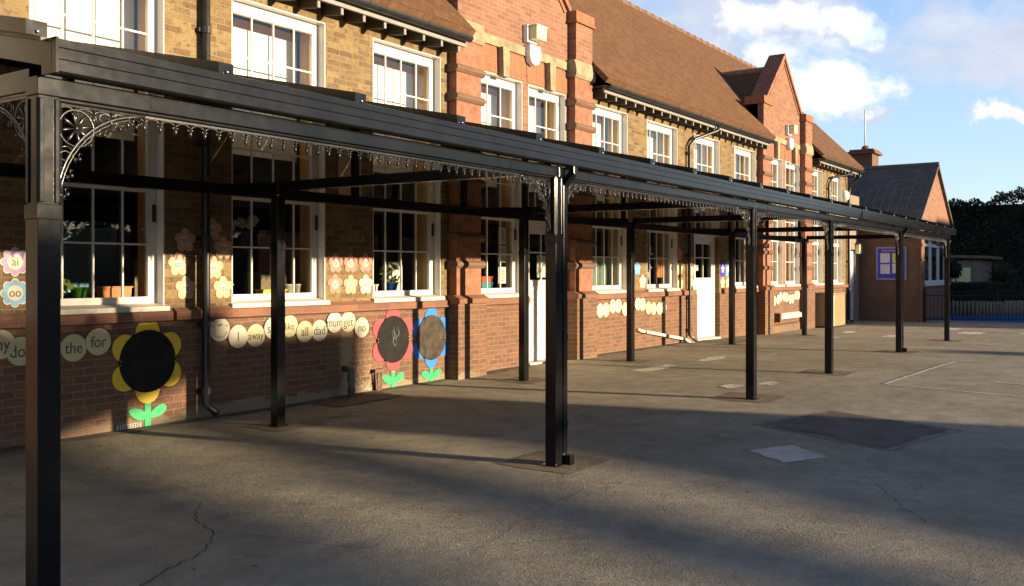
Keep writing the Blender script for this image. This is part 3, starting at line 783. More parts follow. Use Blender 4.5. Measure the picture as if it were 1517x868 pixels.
for sx, ex in ((-1, -.25), (1, WX1 + .25)):
    m = MB(); yy0, yy1 = WY - .10, 6
    P = [(ex, yy0, 3.28), (2.75, yy0, 5.36), (2.75, yy1, 5.36), (ex, yy1, 3.28)]
    m.add(P + [(p[0], p[1], p[2] + .09) for p in P], [(0, 1, 2, 3), (7, 6, 5, 4), (0, 4, 5, 1), (1, 5, 6, 2), (2, 6, 7, 3), (3, 7, 4, 0)])
    m.build('wing_roof', 'dktile', wing)
m = MB(); m.lathe([(.1, 0), (.1, 7.8)], (2.75, WY - .1, 5.44), 8, 'y'); m.build('wing_ridge', 'dktile', wing)
# raised standing battens of the lower roof, seen as upright lines
m = MB()
for k in range(14):
    y = WY + .5 + k * .28
    a = Vector((-.2, y, 3.415)); b = Vector((1.5, y, 4.593)); m.bar(a, b, .022, .03, (0, 1, 0))
m.build('roof_battens', 'wood', wing)
# wing window
m = MB(); y0 = WY + .06; y1 = WY + .13
for (a, b) in ((.70, .80), (2.05, 2.25), (3.45, 3.65), (4.80, 4.90)): m.box(a, b, y0, y1, 1.25, 3.15)
m.box(.8, 4.8, y0 + .002, y1 - .002, 1.25, 1.36); m.box(.8, 4.8, y0 + .002, y1 - .002, 3.07, 3.15); m.box(.8, 4.8, y0 + .002, y1 - .002, 2.52, 2.62)
wf = m.build('window', 'white', wing)
m = MB(); m.box(.8, 4.8, y0 + .03, y0 + .036, 1.36, 3.07); m.build('pane', 'glass', wf)
m = MB(); m.box(.62, 4.98, WY - .09, y0 - .002, 1.18, 1.25); m.build('sill', 'sillp', wf)
m = MB(); m.box(.75, 4.85, WY + .34, WY + .35, 2.25, 3.1); m.build('roller_blind', 'flag', wf)
m = MB(); m.box(.35, 5.2, 4.6, 4.7, 0, 3.3); m.box(.35, 5.2, WY + .31, 4.6, 3.3, 3.35); m.build('room_shell', 'room', wing)
# chimney
m = MB(); m.box(3.1, 4.05, .35, 1.1, 3.5, 6.05); ch = m.build('chimney', 'dkbrick', wing)
m = MB(); m.box(2.98, 4.17, .23, 1.22, 6.05, 6.15); m.box(3.04, 4.11, .29, 1.16, 6.15, 6.22); m.lathe([(.16, 6.22), (.13, 6.36), (.05, 6.42)], (3.55, .7, 0), 10); m.build('chimney_cap', 'mould', ch)
m = MB(); m.tube([(3.45, .7, 6.3), (3.45, .7, 7.75)], .022, 6); m.build('aerial_pole', 'white', ch)
# link with the pale blue door
m = MB(); m.box(-.62, -.10, .0, .12, -.3, 4.2); m.box(-1.52, -1.35, .0, .12, -.3, 2.55); m.box(-1.52, -.62, .0, .12, 2.40, 4.2); m.box(-1.5, 0, .125, 4, -.3, 4.2); m.build('link_wall', 'pier', wing)
m = MB(); m.box(-1.35, -.62, .05, .10, -.1, 2.35); m.box(-1.28, -.69, .035, .0495, 1.3, 2.2); lk = m.build('door', 'doorblue', wing)
m = MB(); m.box(-.80, -.74, .0, .034, 1.0, 1.14); m.build('handle', 'screw', lk)

# ------------------------------------------------------------------ canopy
can = thing('walkway_canopy', 'long black metal walkway canopy with lacy iron brackets along the school front', 'canopy', (FX[0], -4.33, 0))
def cx_(x): return x - FX[0]
def cy_(y): return y + 4.33
def post_mesh():
    m = MB(); h = .051
    m.box(-h, h, -h, h, -.25, 1.78)
    m.box(-h + .004, h - .004, -h + .004, h - .004, 1.84, 2.312)
    for s_ in (-1, 1):
        for t in (-1, 1):
            m.box(s_ * .034 - .010, s_ * .034 + .010, t * (h + .001) - .003, t * (h + .001) + .003, 1.85, 2.30)
            m.box(t * (h + .001) - .003, t * (h + .001) + .003, s_ * .034 - .010, s_ * .034 + .010, 1.85, 2.30)
    return m
P0 = None; C0 = None
SX1 = 23.42
for row, y in ((0, -4.33), (1, -1.05)):
    for x in FX:
        if P0 is None:
            P0 = post_mesh().build('post', 'black', can, bevel=.004)
            m = MB(); m.box(-.0545, .0545, -.0545, .0545, 1.78, 1.84); m.build('collar', 'black', P0)
            m = MB(); m.box(-.075, .075, -.075, .075, -.02, .012); m.build('base_plate', 'black', P0)
            P = P0
        else:
            P = P0.copy(); COL.objects.link(P); P.parent = can
            for ch_ in P0.children: q = ch_.copy(); COL.objects.link(q); q.parent = P
        P.location = (cx_(x), cy_(y), gz(x) if gz(x) < .03 else gz(x))
        P.scale = (1, 1, (2.312 - P.location.z) / 2.312)
def cb(name, m, mat='black', bevel=0): return m.build(name, mat, can, bevel=bevel)
# front beam in bays
Xa = FX[0] - .05
for i in range(5):
    a = FX[i] - .052 if i == 0 else FX[i] + .001; b = FX[i + 1] if i < 4 else SX1 - .1
    m = MB(); m.box(cx_(a), cx_(b) - .002, -.05, .05, 2.312, 2.392); m.box(cx_(a) + .05, cx_(b) - .05, -.030, .030, 2.298, 2.312); cb('front_beam', m, bevel=.003)
# joint sleeves of the beam
for x in (2.62, 5.6, 6.75, 8.9, 11.1, 13.1, 14.2, 17.6, 18.8, 22.2):
    m = MB(); m.box(cx_(x), cx_(x) + .006, -.052, .052, 2.310, 2.3935); cb('beam_joint', m)
# box gutter with lips
m = MB()
prof = [(-.06, 2.398), (-.145, 2.398), (-.150, 2.405), (-.150, 2.452), (-.156, 2.456), (-.156, 2.500), (-.162, 2.504), (-.162, 2.538), (-.150, 2.542), (-.06, 2.532)]
m.prism(prof, 'x', cx_(FX[0] - .02), cx_(SX1)); cb('box_gutter', m)
m = MB(); m.box(cx_(FX[0] - .034), cx_(FX[0] - .021), -.165, -.05, 2.394, 2.545); cb('gutter_end_cap', m)
m = MB(); m.box(cx_(SX1 + .001), cx_(SX1 + .012), -.165, -.05, 2.394, 2.545); cb('gutter_end_cap', m)
for x in (15.1, 21.0):
    m = MB(); m.box(cx_(x), cx_(x) + .06, -.168, -.163, 2.396, 2.546); cb('gutter_bracket', m)
# roof: bars and sheets
tp = math.tan(R(12.4)); yA, zA = -4.47, 2.545
def roofz(y): return zA + (y - yA) * tp
for k in range(23):
    x = 2.025 + .955 * k
    m = MB(); m.prism([(cy_(yA - .005), zA - .01), (cy_(-.02), roofz(-.02) - .01), (cy_(-.02), roofz(-.02) + .05), (cy_(yA - .005), zA + .052)], 'x', cx_(x) - .045, cx_(x) + .045)
    rb = cb('roof_bar', m)
    m = MB(); m.ball((cx_(x), cy_(yA) - .012, zA + .006), .008); m.build('bolt', 'screw', rb)
    if k < 22:
        m = MB(); m.prism([(cy_(yA + .05), zA - .012), (cy_(-.02), roofz(-.02) - .028), (cy_(-.02), roofz(-.02) - .012), (cy_(yA + .05), zA + .004)], 'x', cx_(x) + .046, cx_(x + .955) - .046)
        cb('roof_sheet', m, 'poly')
# end rafter boards, tie beams
for x, nm in ((FX[0] - .005, 'end_rafter'), (SX1 - .06, 'end_rafter')):
    m = MB(); m.prism([(cy_(-4.46), 2.42), (cy_(-.02), roofz(-.02) - .13), (cy_(-.02), roofz(-.02) - .012), (cy_(-4.46), 2.534)], 'x', cx_(x) - .03, cx_(x) + .03); cb(nm, m)
for x in FX:
    m = MB(); a = 2.335; 
    m.prism([(cy_(-4.279), 2.340), (cy_(-1.11), 2.362), (cy_(-1.11), 2.455), (cy_(-4.279), 2.435)], 'x', cx_(x) - .035, cx_(x) + .035)
    cb('tie_beam', m)
    m = MB(); m.prism([(cy_(-.99), 2.365), (cy_(-.01), 2.40), (cy_(-.01), 2.49), (cy_(-.99), 2.455)], 'x', cx_(x) - .035, cx_(x) + .035); cb('wall_tie', m)
for i in range(5):
    m = MB(); m.box(cx_(FX[i] + .052), cx_(FX[i + 1] - .052), cy_(-1.09), cy_(-1.01), 2.28, 2.385); cb('inner_beam', m)
m = MB(); m.box(cx_(0.0), cx_(FX[0] - .052), cy_(-1.09), cy_(-1.01), 2.28, 2.385); m.box(cx_(FX[5] + .052), cx_(SX1), cy_(-1.09), cy_(-1.01), 2.28, 2.385); cb('inner_beam', m)
# rafters under the sheets and short props on the inner beam
for x in FX[1:]:
    m = MB(); m.prism([(cy_(-4.3), 2.46), (cy_(-.02), roofz(-.02) - .10), (cy_(-.02), roofz(-.02) - .045), (cy_(-4.3), 2.53)], 'x', cx_(x) - .025, cx_(x) + .025); cb('roof_rafter', m)
for x in (4.1, 7.37, 9.32, 10.70, 13.62, 16, 18.25, 20.5, 22.8):
    m = MB(); m.box(cx_(x) - .035, cx_(x) + .035, cy_(-1.08), cy_(-1.02), 2.386, roofz(-1.18) - .03); cb('roof_prop', m)
m = MB(); m.box(cx_(FX[0]), cx_(SX1), cy_(-.06), cy_(-.003), 3.36, 3.46); cb('wall_plate', m)
# valance of hanging trefoils
def valance(a, b):
    m = MB(); pit = .085; n = max(1, int(round((b - a) / pit))); pit = (b - a) / n
    m.box(a, b, -.006, .006, 2.286, 2.299)
    for k in range(n + 1):
        x = a + k * pit
        if k < n:
            pts = []
            for q in range(7):
                t = PI * q / 6; pts.append((x + pit / 2 - math.cos(t) * pit * .46, 0, 2.262 + math.sin(t) * .022))
            m.tube(pts, .0045, 4)
            for s_ in (-1, 1):
                xx = x + pit / 2 + s_ * pit * .46
                m.tube([(xx, 0, 2.262), (xx - s_ * .007, 0, 2.252), (xx - s_ * .016, 0, 2.262)], .0042, 4)
        # pendant
        m.tube([(x, 0, 2.286), (x, 0, 2.252), (x, 0, 2.242), (x, 0, 2.230), (x, 0, 2.218)], [.0045, .0045, .011, .007, .001], 5)
    return m
for i in range(5):
    a, b = cx_(FX[i]) + .06, cx_(FX[i + 1]) - .06
    cb('valance', valance(a, b), 'iron')
# corner brackets
def bracket_mesh():
    m = MB(); W, H = .44, .43
    m.box(.0, W, -.006, .006, -.012, 0); m.box(0, .012, -.006, .006, -H, -.0125)
    arc = []
    for k in range(15):
        t = k / 14; arc.append((W * .98 * (1 - math.cos(t * PI / 2)) * 1.0 + .008, 0, -H * (1 - math.sin(t * PI / 2)) - .012))
    m.tube(arc, .009, 6); m.tube([(p[0] + .012, 0, p[2] - .012) for p in arc[1:-1]], .005, 5)
    c = (.098, 0, -.105); rr = .082
    m.tube([(c[0] + rr * math.cos(2 * PI * k / 24), 0, c[2] + rr * math.sin(2 * PI * k / 24)) for k in range(25)], .006, 6, cap=False)
    for k in range(8):
        t = 2 * PI * k / 8 + .2
        p = [(c[0] + math.cos(t) * q, 0, c[2] + math.sin(t) * q) for q in (.012, .03, .045, .062, .074)]
        m.tube(p, [.003, .006, .0085, .006, .002], 6)
    m.ball(c, .012, 8, 5)
    for (x, z, r_) in ((.235, -.045, .028), (.045, -.235, .028), (.30, -.03, .016), (.03, -.30, .016)):
        m.tube([(x + r_ * math.cos(q * .7), 0, z + r_ * math.sin(q * .7) * (1 - q * .05)) for q in range(9)], .004, 5)
    # hooks with ball ends hanging from the arc
    for k in (1, 3, 5, 7, 9, 11, 13):
        p = Vector(arc[k]); q = Vector(arc[k + 1]); d = (q - p).normalized(); n = Vector((d.z, 0, -d.x)) * .048
        if n.z > 0: n = -n
        e_ = p + n
        m.tube([p, p + n * .45 - d * .014, e_ - d * .006], [.005, .0045, .004], 5); m.ball(e_, .010, 7, 5)
        for s_ in (-1, 1): m.tube([e_ - n * .1, e_ - n * .35 + d * s_ * .02, e_ - n * .02 + d * s_ * .026], .003, 4)
    m.tube([(.012, 0, -.20), (.05, 0, -.19), (.085, 0, -.20)], .004, 5); m.tube([(.20, 0, -.012), (.19, 0, -.05), (.205, 0, -.085)], .004, 5)
    return m
B0 = bracket_mesh().build('bracket', 'iron', can)
first = True
for i, x in enumerate(FX):
    for s_ in (1, -1):
        if (i == 0 and s_ == -1): continue
        if first: b_ = B0; first = False
        else: b_ = B0.copy(); COL.objects.link(b_); b_.parent = can
        b_.location = (cx_(x) + s_ * .052, 0, 2.298); b_.rotation_euler = (0, 0, 0 if s_ == 1 else PI)
for x in (FX[0], FX[5]):
    b_ = B0.copy(); COL.objects.link(b_); b_.parent = can; b_.location = (cx_(x), .052, 2.335); b_.rotation_euler = (0, 0, PI / 2)
# rainwater pipes beside posts 2 and 5
for x in (FX[1], FX[4]):
    g0 = gz(x); m = MB()
    xx = cx_(x) + .0835
    m.bar((xx + .03, -.11, 2.40), (xx + .03, -.11, 2.34), .055, .055, (0, 1, 0))
    m.bar((xx + .03, -.11, 2.345), (xx, -.03, 2.24), .052, .052, (0, 1, 0))
    m.bar((xx, -.03, 2.25), (xx, -.03, g0 + .05), .058, .058, (0, 1, 0))
    m.box(xx - .031, xx + .034, -.12, .0, g0 + .0, g0 + .08)
    for z in (1.82, 1.0, .3): m.box(xx - .031, xx + .032, -.063, .003, z, z + .05)
    cb('rainwater_pipe', m, bevel=.003)

# dirt gathered along the foot of the wall and a scatter of dead leaves
def dirt(a, b):
    m = MB(); n = int((b - a) / .12); vs = []
    for k in range(n + 1):
        x = a + (b - a) * k / n; w_ = .05 + .13 * abs(math.sin(x * 2.1) * math.sin(x * .83 + 1)) + random.uniform(0, .05)
        vs += [(x, -.013, gz(x) + .012), (x, -.03 - w_, gz(x) + .0045)]
    m.add(vs, [(2 * k, 2 * k + 1, 2 * k + 3, 2 * k + 2) for k in range(n)])
    o = m.build('wall_foot_dirt', 'tarpatch', fixn=False); tag(o, 'dark dirt gathered along the foot of the school wall', 'dirt', None, 'structure')
for a, b in ((0, 10.2), (11.0, 12.3), (13.6, 18.3), (20.5, 22.6), (26.9, 30.8)): dirt(a, b)
m = MB()
for _ in range(420):
    if random.random() < .6: x, y = random.uniform(2, 30), -.05 - abs(random.gauss(0, .18))
    else: x, y = random.uniform(2, 26), random.uniform(-8, -.5)
    a = random.uniform(0, 6.3); l = random.uniform(.010, .024); c, s_ = math.cos(a) * l, math.sin(a) * l; z = gz(x) + .013
    m.add([(x - c, y - s_, z), (x + s_ * .5, y - c * .5, z + .006), (x + c, y + s_, z + .002), (x - s_ * .5, y + c * .5, z + .004)], [(0, 1, 2, 3)])
o = m.build('leaf_litter', 'bark', fixn=False); tag(o, 'small dead leaves and grit scattered on the asphalt', None, None, 'stuff')

# ------------------------------------------------------------------ signs on the wall
YW = -.0125      # plinth face
YB = -.001
def disc(x, z, word, face, label, group, r=.128, ink='ink', size=None, y=-.013, smile=False):
    disc.n = getattr(disc, 'n', 0) + 1; y -= .011 * (disc.n % 2)
    t = thing('word_disc', label, 'sign', (x, y, z), group)
    m = MB(); m.lathe([(r - .002, 0), (r, -.002), (r, -.008), (r - .002, -.010)], (0, 0, 0), 40, 'y'); m.build('card_disc', face, t)
    if word:
        sz = size or (.155 if len(word) <= 3 else .125)
        text_obj(word, sz, ink, t, (0, -.0108, -.005), sx=.86)
    if smile:
        m = MB()
        m.tube([(-.075 + .0, -.011, -.02)] + [(.085 * math.cos(PI + PI * k / 12), -.011, -.015 + .07 * math.sin(PI + PI * k / 12)) for k in range(1, 12)] + [(.075, -.011, -.02)], .003, 4)
        for s_ in (-1, 1): m.ball((s_ * .085, -.011, .04), .009, 8, 5, (1, .3, 1))
        m.build('smile', 'ink', t)
        m = MB(); m.ball((-.012, -.011, .045), .016, 8, 5, (1, .2, .8)); m.ball((.020, -.011, .052), .013, 8, 5, (1, .2, .8)); m.build('eyes', 'green_ink', t)
    return t
G1 = 'word discs in the left caterpillar'; G2 = 'word discs in the second caterpillar'
L1 = [(4.06, .919, 'y', 'cream'), (4.241, .847, 'dog', 'cream'), (4.485, .861, 'go', 'cream'), (4.731, .845, 'the', 'cream'), (4.969, .887, 'for', 'cream')]
lab1 = ['cream disc ending in y at the left edge of the photo', 'cream disc lettered dog just left of the front corner post', 'cream disc hidden behind the front corner post', 'cream disc reading the, just right of the front corner post', 'cream disc reading for, beside the yellow flower blackboard']
for (x, z, w, f), l in zip(L1, lab1): disc(x, z, {'y': 'my'}.get(w, w), f, l, G1)
L2 = [(6.37, .931, '', 'pcream'), (6.601, .841, 'I', 'pcream'), (6.852, .839, 'away', 'cream'), (7.092, .91, 'see', 'pcream'), (7.343, .921, 'like', 'cream'), (7.568, .846, 'all', 'cream'),
      (7.813, .846, 'dad', 'pcream'), (8.052, .933, 'mum', 'pcream'), (8.295, .929, 'get', 'palegreen'), (8.525, .847, 'no', 'pcream')]
for i, (x, z, w, f) in enumerate(L2):
    disc(x, z, w, f, 'pale smiley face disc beside the black downpipe' if not w else ('cream disc reading %s in the row below the middle windows' % w), G2, smile=(not w))
L3 = [(14.401, .918), (14.645, .855), (14.878, .86), (15.115, .917), (15.351, .918), (15.602, .849), (15.838, .877), (16.129, .933), (16.347, .914), (16.579, .84), (16.833, .819), (17.072, .811), (17.297, .831)]
ordn = ['first', 'second', 'third', 'fourth', 'fifth', 'sixth', 'seventh', 'eighth', 'ninth', 'tenth', 'eleventh', 'twelfth', 'thirteenth']
for i, (x, z) in enumerate(L3):
    disc(x, z, '', 'cream' if i in (9, 10) else 'palegreen', '%s pale disc from the left in the row between the two white doors' % ordn[i], 'discs in the third caterpillar', smile=(i == 12))
for k in range(12):
    disc(23.25 + .245 * k, .86 + .055 * math.sin(k * 1.35) - (.0 if k % 3 else .03), '', 'palegreen', '%s pale disc from the left in the row under the second gable windows' % ordn[k], 'discs in the fourth caterpillar')

def flower(x, z, word, mat, label, group, r=.127, ink='navy_ink', inner='peachin', rot=0, y=-.002):
    t = thing('paper_flower', label, 'sign', (x, y, z), group)
    m = MB(); poly = []
    n = 100
    for k in range(n):
        a = 2 * PI * k / n + PI / 2
        ph = (a - PI / 2) % (2 * PI / 5); ph = min(ph, 2 * PI / 5 - ph)
        # union of five petal circles
        pc, pr = .60, .40
        dd = pr ** 2 - (pc * math.sin(ph)) ** 2
        rad = pc * math.cos(ph) + math.sqrt(max(dd, 0)) if dd > 0 else .45
        poly.append((r * rad * math.cos(a), r * rad * math.sin(a)))
    m.prism(poly, 'y', -.006, 0); m.build('petals', mat, t)
    m = MB(); m.lathe([(r * .42, -.0062), (r * .42, -.0075)], (0, 0, 0), 24, 'y'); m.build('centre', inner, t)
    if word: text_obj(word, .088, ink, t, (0, -.0082, 0), sx=.85)
    return t
for x, z, w, l in [(5.947, 1.88, 'spl', 'peach'), (5.867, 1.63, 'spr', 'peach'), (5.953, 1.383, 'thr', 'peach'), (6.28, 2.002, 'scr', 'peach'), (6.425, 1.811, 'shr', 'peach'), (6.30, 1.595, 'str', 'peach'), (6.421, 1.38, 'squ', 'peach')]:
    flower(x, z, w, l, 'peach paper flower lettered %s beside the left black downpipe' % w, 'peach paper flowers')
for x, z, w, mt in [(8.094, 1.659, 'sk', 'pink'), (8.349, 1.661, 'sp', 'pink'), (8.616, 1.666, 'sm', 'pink'), (8.086, 1.40, 'st', 'pink'), (8.353, 1.389, 'sn', 'peach'), (8.624, 1.39, 'sl', 'palegreen')]:
    flower(x, z, w, mt, '%s paper flower lettered %s in the six between two windows' % ({'pink': 'pink', 'peach': 'peach', 'palegreen': 'pale yellow'}[mt], w), 'pink paper flowers')
def daisy(x, z, word, mat, label):
    t = thing('paper_daisy', label, 'sign', (x, -.002, z), 'round paper daisies'); r = .125
    for (q, mm, y0, y1, nm) in ((1.0, 'pcream', -.004, 0, 'rim'), (.92, mat, -.0055, -.0042, 'petals')):
        m = MB(); poly = []
        for k in range(120):
            a = 2 * PI * k / 120; ph = (a) % (2 * PI / 8); ph = min(ph, 2 * PI / 8 - ph); pc, pr = .74, .30
            dd = pr ** 2 - (pc * math.sin(ph)) ** 2; rad = pc * math.cos(ph) + math.sqrt(max(dd, 0)); poly.append((r * q * rad * math.cos(a), r * q * rad * math.sin(a)))
        m.prism(poly, 'y', y0, y1); m.build(nm, mm, t)
    m = MB(); m.lathe([(r * .55, -.0057), (r * .55, -.007)], (0, 0, 0), 28, 'y'); m.build('centre', 'pcream', t)
    text_obj(word, .11, 'ink', t, (0, -.0078, 0), sx=.9)
daisy(4.198, 1.64, 'ai', 'purplec', 'lilac paper daisy lettered ai near the left edge')
daisy(4.198, 1.365, 'oo', 'bluec', 'light blue paper daisy lettered oo near the left edge')
# far small paper stars round the second door
k = 0
for x, z, mt, lb in [(18.08, 1.93, 'pink', 'dusky pink paper flower, topmost left of the far white door'), (18.10, 1.62, 'palegreen', 'pale paper flower in the middle left of the far white door'), (18.12, 1.30, 'palegreen', 'pale paper flower, lowest left of the far white door'),
                 (18.66, 1.80, 'pink', 'dusky pink paper flower right of the middle downpipe'), (18.68, 1.58, 'palegreen', 'pale paper flower, middle one right of the middle downpipe'), (18.70, 1.30, 'palegreen', 'pale paper flower, lowest right of the middle downpipe'),
                 (16.15, 1.62, 'bluec', 'light blue paper flower beside the fifth canopy post'), (16.38, 1.36, 'palegreen', 'pale paper flower under the light blue one')]:
    flower(x, z, '', mt, lb, 'paper flowers by the far door', r=.14, inner=mt)
for j, x in enumerate((20.46, 20.78)):
    t = thing('star_card', '%s blue card with a white star right of the far white door' % ('left' if j == 0 else 'right'), 'sign', (x, -.002, 1.62), 'blue star cards')
    m = MB(); m.box(-.13, .13, -.006, 0, -.17, .17); m.build('card', 'bluec' if j else 'nbback', t)
    m = MB(); m.prism([((.11 if q % 2 == 0 else .05) * math.cos(PI / 2 + q * PI / 5), (.11 if q % 2 == 0 else .05) * math.sin(PI / 2 + q * PI / 5)) for q in range(10)], 'y', -.009, -.0062); m.build('star', 'paper', t)
    flower(x, 1.30, '', 'palegreen', 'pale paper flower under the %s blue star card' % ('left' if j == 0 else 'right'), 'paper flowers by the far door', r=.13, inner='palegreen')

# flower shaped blackboards
def board_flower(x, z, petal, board, label, scr=False):
    t = thing('flower_blackboard', label, 'blackboard', (x, -.014, z), 'flower shaped blackboards')
    rb = .315
    m = MB()
    for k in range(6):
        a = PI / 2 + k * PI / 3; poly = []
        cx0, cz0 = .288 * math.cos(a), .288 * math.sin(a)
        for q in range(25):
            tt = a - PI * .62 + PI * 1.24 * q / 24
            poly.append((cx0 + .134 * math.cos(tt), cz0 + .134 * math.sin(tt)))
        m.prism(poly, 'y', -.009 - .0002 * k, -.0005 * 0)
    m.build('petals', petal, t)
    m = MB(); m.lathe([(rb - .06, -.0095), (rb - .06, -.0095), (rb - .002, -.0105), (rb - .004, -.020)], (0, 0, 0), 48, 'y'); bo = m.build('board', board, t)
    if scr:
        m = MB()
        for _ in range(9):
            x0, z0 = random.uniform(-.06, .08), random.uniform(-.02, .2)
            m.tube([(x0, -.0212, z0), (x0 + random.uniform(-.05, .05), -.0212, z0 - .06), (x0 + random.uniform(-.05, .06), -.0212, z0 - .13)], .0016, 4)
        m.build('chalk_scribble', 'chalkline', t)
    m = MB()
    for s_ in (-1, 1):
        for dz in (-.02, .02): m.ball((s_ * (rb - .014), -.021, dz), .006, 8, 4, (1, .5, 1))
    m.build('screws', 'screw', t)
    m = MB()
    m.box(-.035, .035, -.0085, -.001, -.655, -.40)
    for s_ in (-1, 1):
        poly = []
        for q in range(16):
            u = q / 15 * 2 * PI; lx, lz = .105 * math.cos(u), .052 * math.sin(u) * (1 + .2 * math.cos(u)); aa = R(24) * s_
            poly.append((s_ * .115 + lx * math.cos(aa) - lz * math.sin(aa), -.515 + lx * math.sin(aa) + lz * math.cos(aa)))
        m.prism(poly, 'y', -.0082 - .0002 * s_, -.001)
    m.build('leaf_board', 'leafp', t)
board_flower(5.501, .66, 'yel', 'chalk', 'yellow petalled flower blackboard beside the left downpipe')
board_flower(9.122, .662, 'redp', 'chalk', 'red petalled flower blackboard beside the blue one', True)
board_flower(9.905, .64, 'blup', 'chalk2', 'blue petalled flower blackboard with a dusty brown face')

t = thing('wall_poster', 'pale brown poster of faded writing high on the wall between two windows', 'poster', (8.34, -.002, 2.84))
m = MB(); m.box(-.20, .20, -.008, 0, -.36, .36); m.build('sheet', 'poster', t)
m = MB()
for k in range(9):
    z = .26 - k * .055; w = random.uniform(.08, .15); x = -w
    while x < w: d = random.uniform(.02, .05); m.box(x, min(w, x + d), -.0095, -.0082, z, z + .008); x += d + .012
m.build('faded_lines', 'ochre', t)['kind'] = 'stuff'

# ------------------------------------------------------------------ lights, pipes and boxes on the wall
def flood(x, z, lab):
    t = thing('security_light', lab, 'lamp', (x, -.001, z), 'square lamps on the gables')
    m = MB(); m.box(-.16, .12, -.09, 0, -.14, .14); m.build('back_box', 'lens', t, bevel=.01)
    m = MB(); m.box(-.11, .17, -.24, -.0905, -.10, .11); m.build('lamp_cover', 'lensy', t, bevel=.012)
    m = MB(); m.box(-.13, .19, -.2505, -.0900, .112, .125); m.build('lamp_visor', 'lens', t)
def bulk(x, z, lab):
    t = thing('alarm_box', lab, 'alarm box', (x, -.001, z), 'alarm boxes on the gables')
    m = MB(); m.prism([(-.15, .15), (.15, .15), (.16, 0), (.12, -.13), (.0, -.18), (-.12, -.13), (-.16, 0)], 'y', -.12, 0); m.build('cover', 'lens', t, bevel=.02)
flood(12.36, 5.36, 'square cream security lamp on the nearer gable'); bulk(12.40, 5.04, 'white shield shaped alarm box on the nearer gable')
flood(25.05, 5.42, 'square cream security lamp on the farther gable'); bulk(25.1, 5.06, 'white shield shaped alarm box on the farther gable')
t = thing('wall_lamp', 'round white wall lamp at the far end of the school wall', 'lamp', (30.72, -.002, 4.02)); m = MB(); m.lathe([(.17, 0), (.17, -.05), (.12, -.12), (.0, -.13)], (0, 0, 0), 20, 'y'); m.build('lamp_cover', 'lens', t)
m = MB(); m.lathe([(.185, 0), (.185, -.03)], (0, 0, 0), 20, 'y'); m.build('lamp_base', 'white', t)
t = thing('wall_lamp', 'small cream lantern above the pale blue door', 'lamp', (32.15, -.1, 2.32)); m = MB(); m.box(-.16, .16, -.05, .10, -.16, .16); m.build('lamp_cover', 'lensy', t, bevel=.02)
m = MB(); m.box(-.18, .18, -.06, .10, .165, .19); m.build('lamp_top', 'mould', t)
t = thing('wall_lamp', 'white dome lamp above the notice board', 'lamp', (32.57, -1.0, 2.88)); m = MB(); m.lathe([(.20, 0), (.20, -.05), (.12, -.11), (.0, -.12)], (0, 0, 0), 20, 'x'); m.build('lamp_cover', 'lens', t)
m = MB(); m.lathe([(.22, .02), (.22, -.03)], (0, 0, 0), 20, 'x'); m.build('lamp_base', 'white', t)
t = thing('notice_board', 'blue notice board with pink and yellow papers on the wing wall', 'notice board', (32.596, -1.02, 1.84))
m = MB(); m.box(-.05, 0, -.48, .48, -.55, .55); m.build('board_frame', 'nbframe', t, bevel=.006)
m = MB(); m.box(-.056, -.0505, -.43, .43, -.50, .50); m.build('board_back', 'nbback', t)
for y, z, mt in ((.19, .18, 'pinkpaper'), (-.19, .18, 'ypaper'), (.19, -.19, 'pinkpaper'), (-.19, -.17, 'paper')):
    m = MB(); m.box(-.060, -.0565, y - .15, y + .15, z - .16, z + .16); m.build('paper', mt, t)
m = MB(); m.box(-.060, -.0565, -.3, .3, .40, .45); m.build('header', 'pink', t)
t = thing('stub_pipe', 'dark stub pipe with an elbow rising against the wall under the word discs', 'pipe', (8.17, -.20, 0))
m = MB(); m.tube([(0, 0, -.1), (0, 0, .27), (.02, .02, .33), (.05, .10, .35), (.06, .185, .35)], .040, 12); m.lathe([(.052, .22), (.052, .30)], (0, 0, 0), 12); m.build('pipe', 'galv', t)
m = MB(); m.lathe([(.050, .08), (.050, .12)], (0, 0, 0), 12); m.build('clamp', 'rust', t)
t = thing('iron_boot_bracket', 'rusty tapering iron bracket beside the red flower blackboard', 'bracket', (8.80, -.06, 0))
m = MB(); m.bar((-.03, 0, -.05), (-.06, 0, .26), .02, .02); m.bar((.05, 0, -.05), (.055, 0, .26), .02, .02); m.box(-.09, .09, -.03, .04, .255, .30); m.box(-.03, .03, -.015, .015, .0, .24)
m.build('frame', 'rust', t)
t = thing('white_waste_pipe', 'white plastic waste pipe sloping down the sunlit plinth to the downpipe', 'pipe', (16.1, -.06, 0))
m = MB(); m.tube([(0, .06, .43), (0, 0, .43), (.1, -.005, .405), (2.15, -.01, .12), (2.35, -.02, .05), (2.5, -.12, .0)], .034, 10); m.build('pipe', 'wpipe', t)
m = MB()
for q in (.25, 1.2, 2.0): m.lathe([(.044, -.02), (.044, .02)], (q, -.008, .41 - q * .138), 10, 'x')
m.build('clips', 'galv', t)
t = thing('ledge_pipe', 'boxed white pipe low on the wall under the second gable', 'pipe', (24.0, -.014, 0))
m = MB(); m.prism([(-.12, .30), (-.12, .36), (0, .44), (0, .30)], 'x', 0, 2.35); m.build('cover_board', 'wpipe', t)
m = MB(); m.box(-.02, .1, -.16, -.002, .22, .46); m.build('end_block', 'mould', t)
t = thing('brick_step', 'low dark brick kerb against the wall under the second gable', 'step', (23.45, -.16, 0))
m = MB(); m.box(0, 2.2, 0, .14, -.3, .16); m.build('kerb', 'purple', t)
t = thing('storage_cabinet', 'tall beige rounded cabinet standing against the far wall', 'cabinet', (27.75, -.34, -.07))
m = MB(); pl = [(-.75, .30), (.70, .30), (.78, .1), (.78, -.15), (.68, -.30), (.45, -.34), (-.60, -.34), (-.75, -.25)]
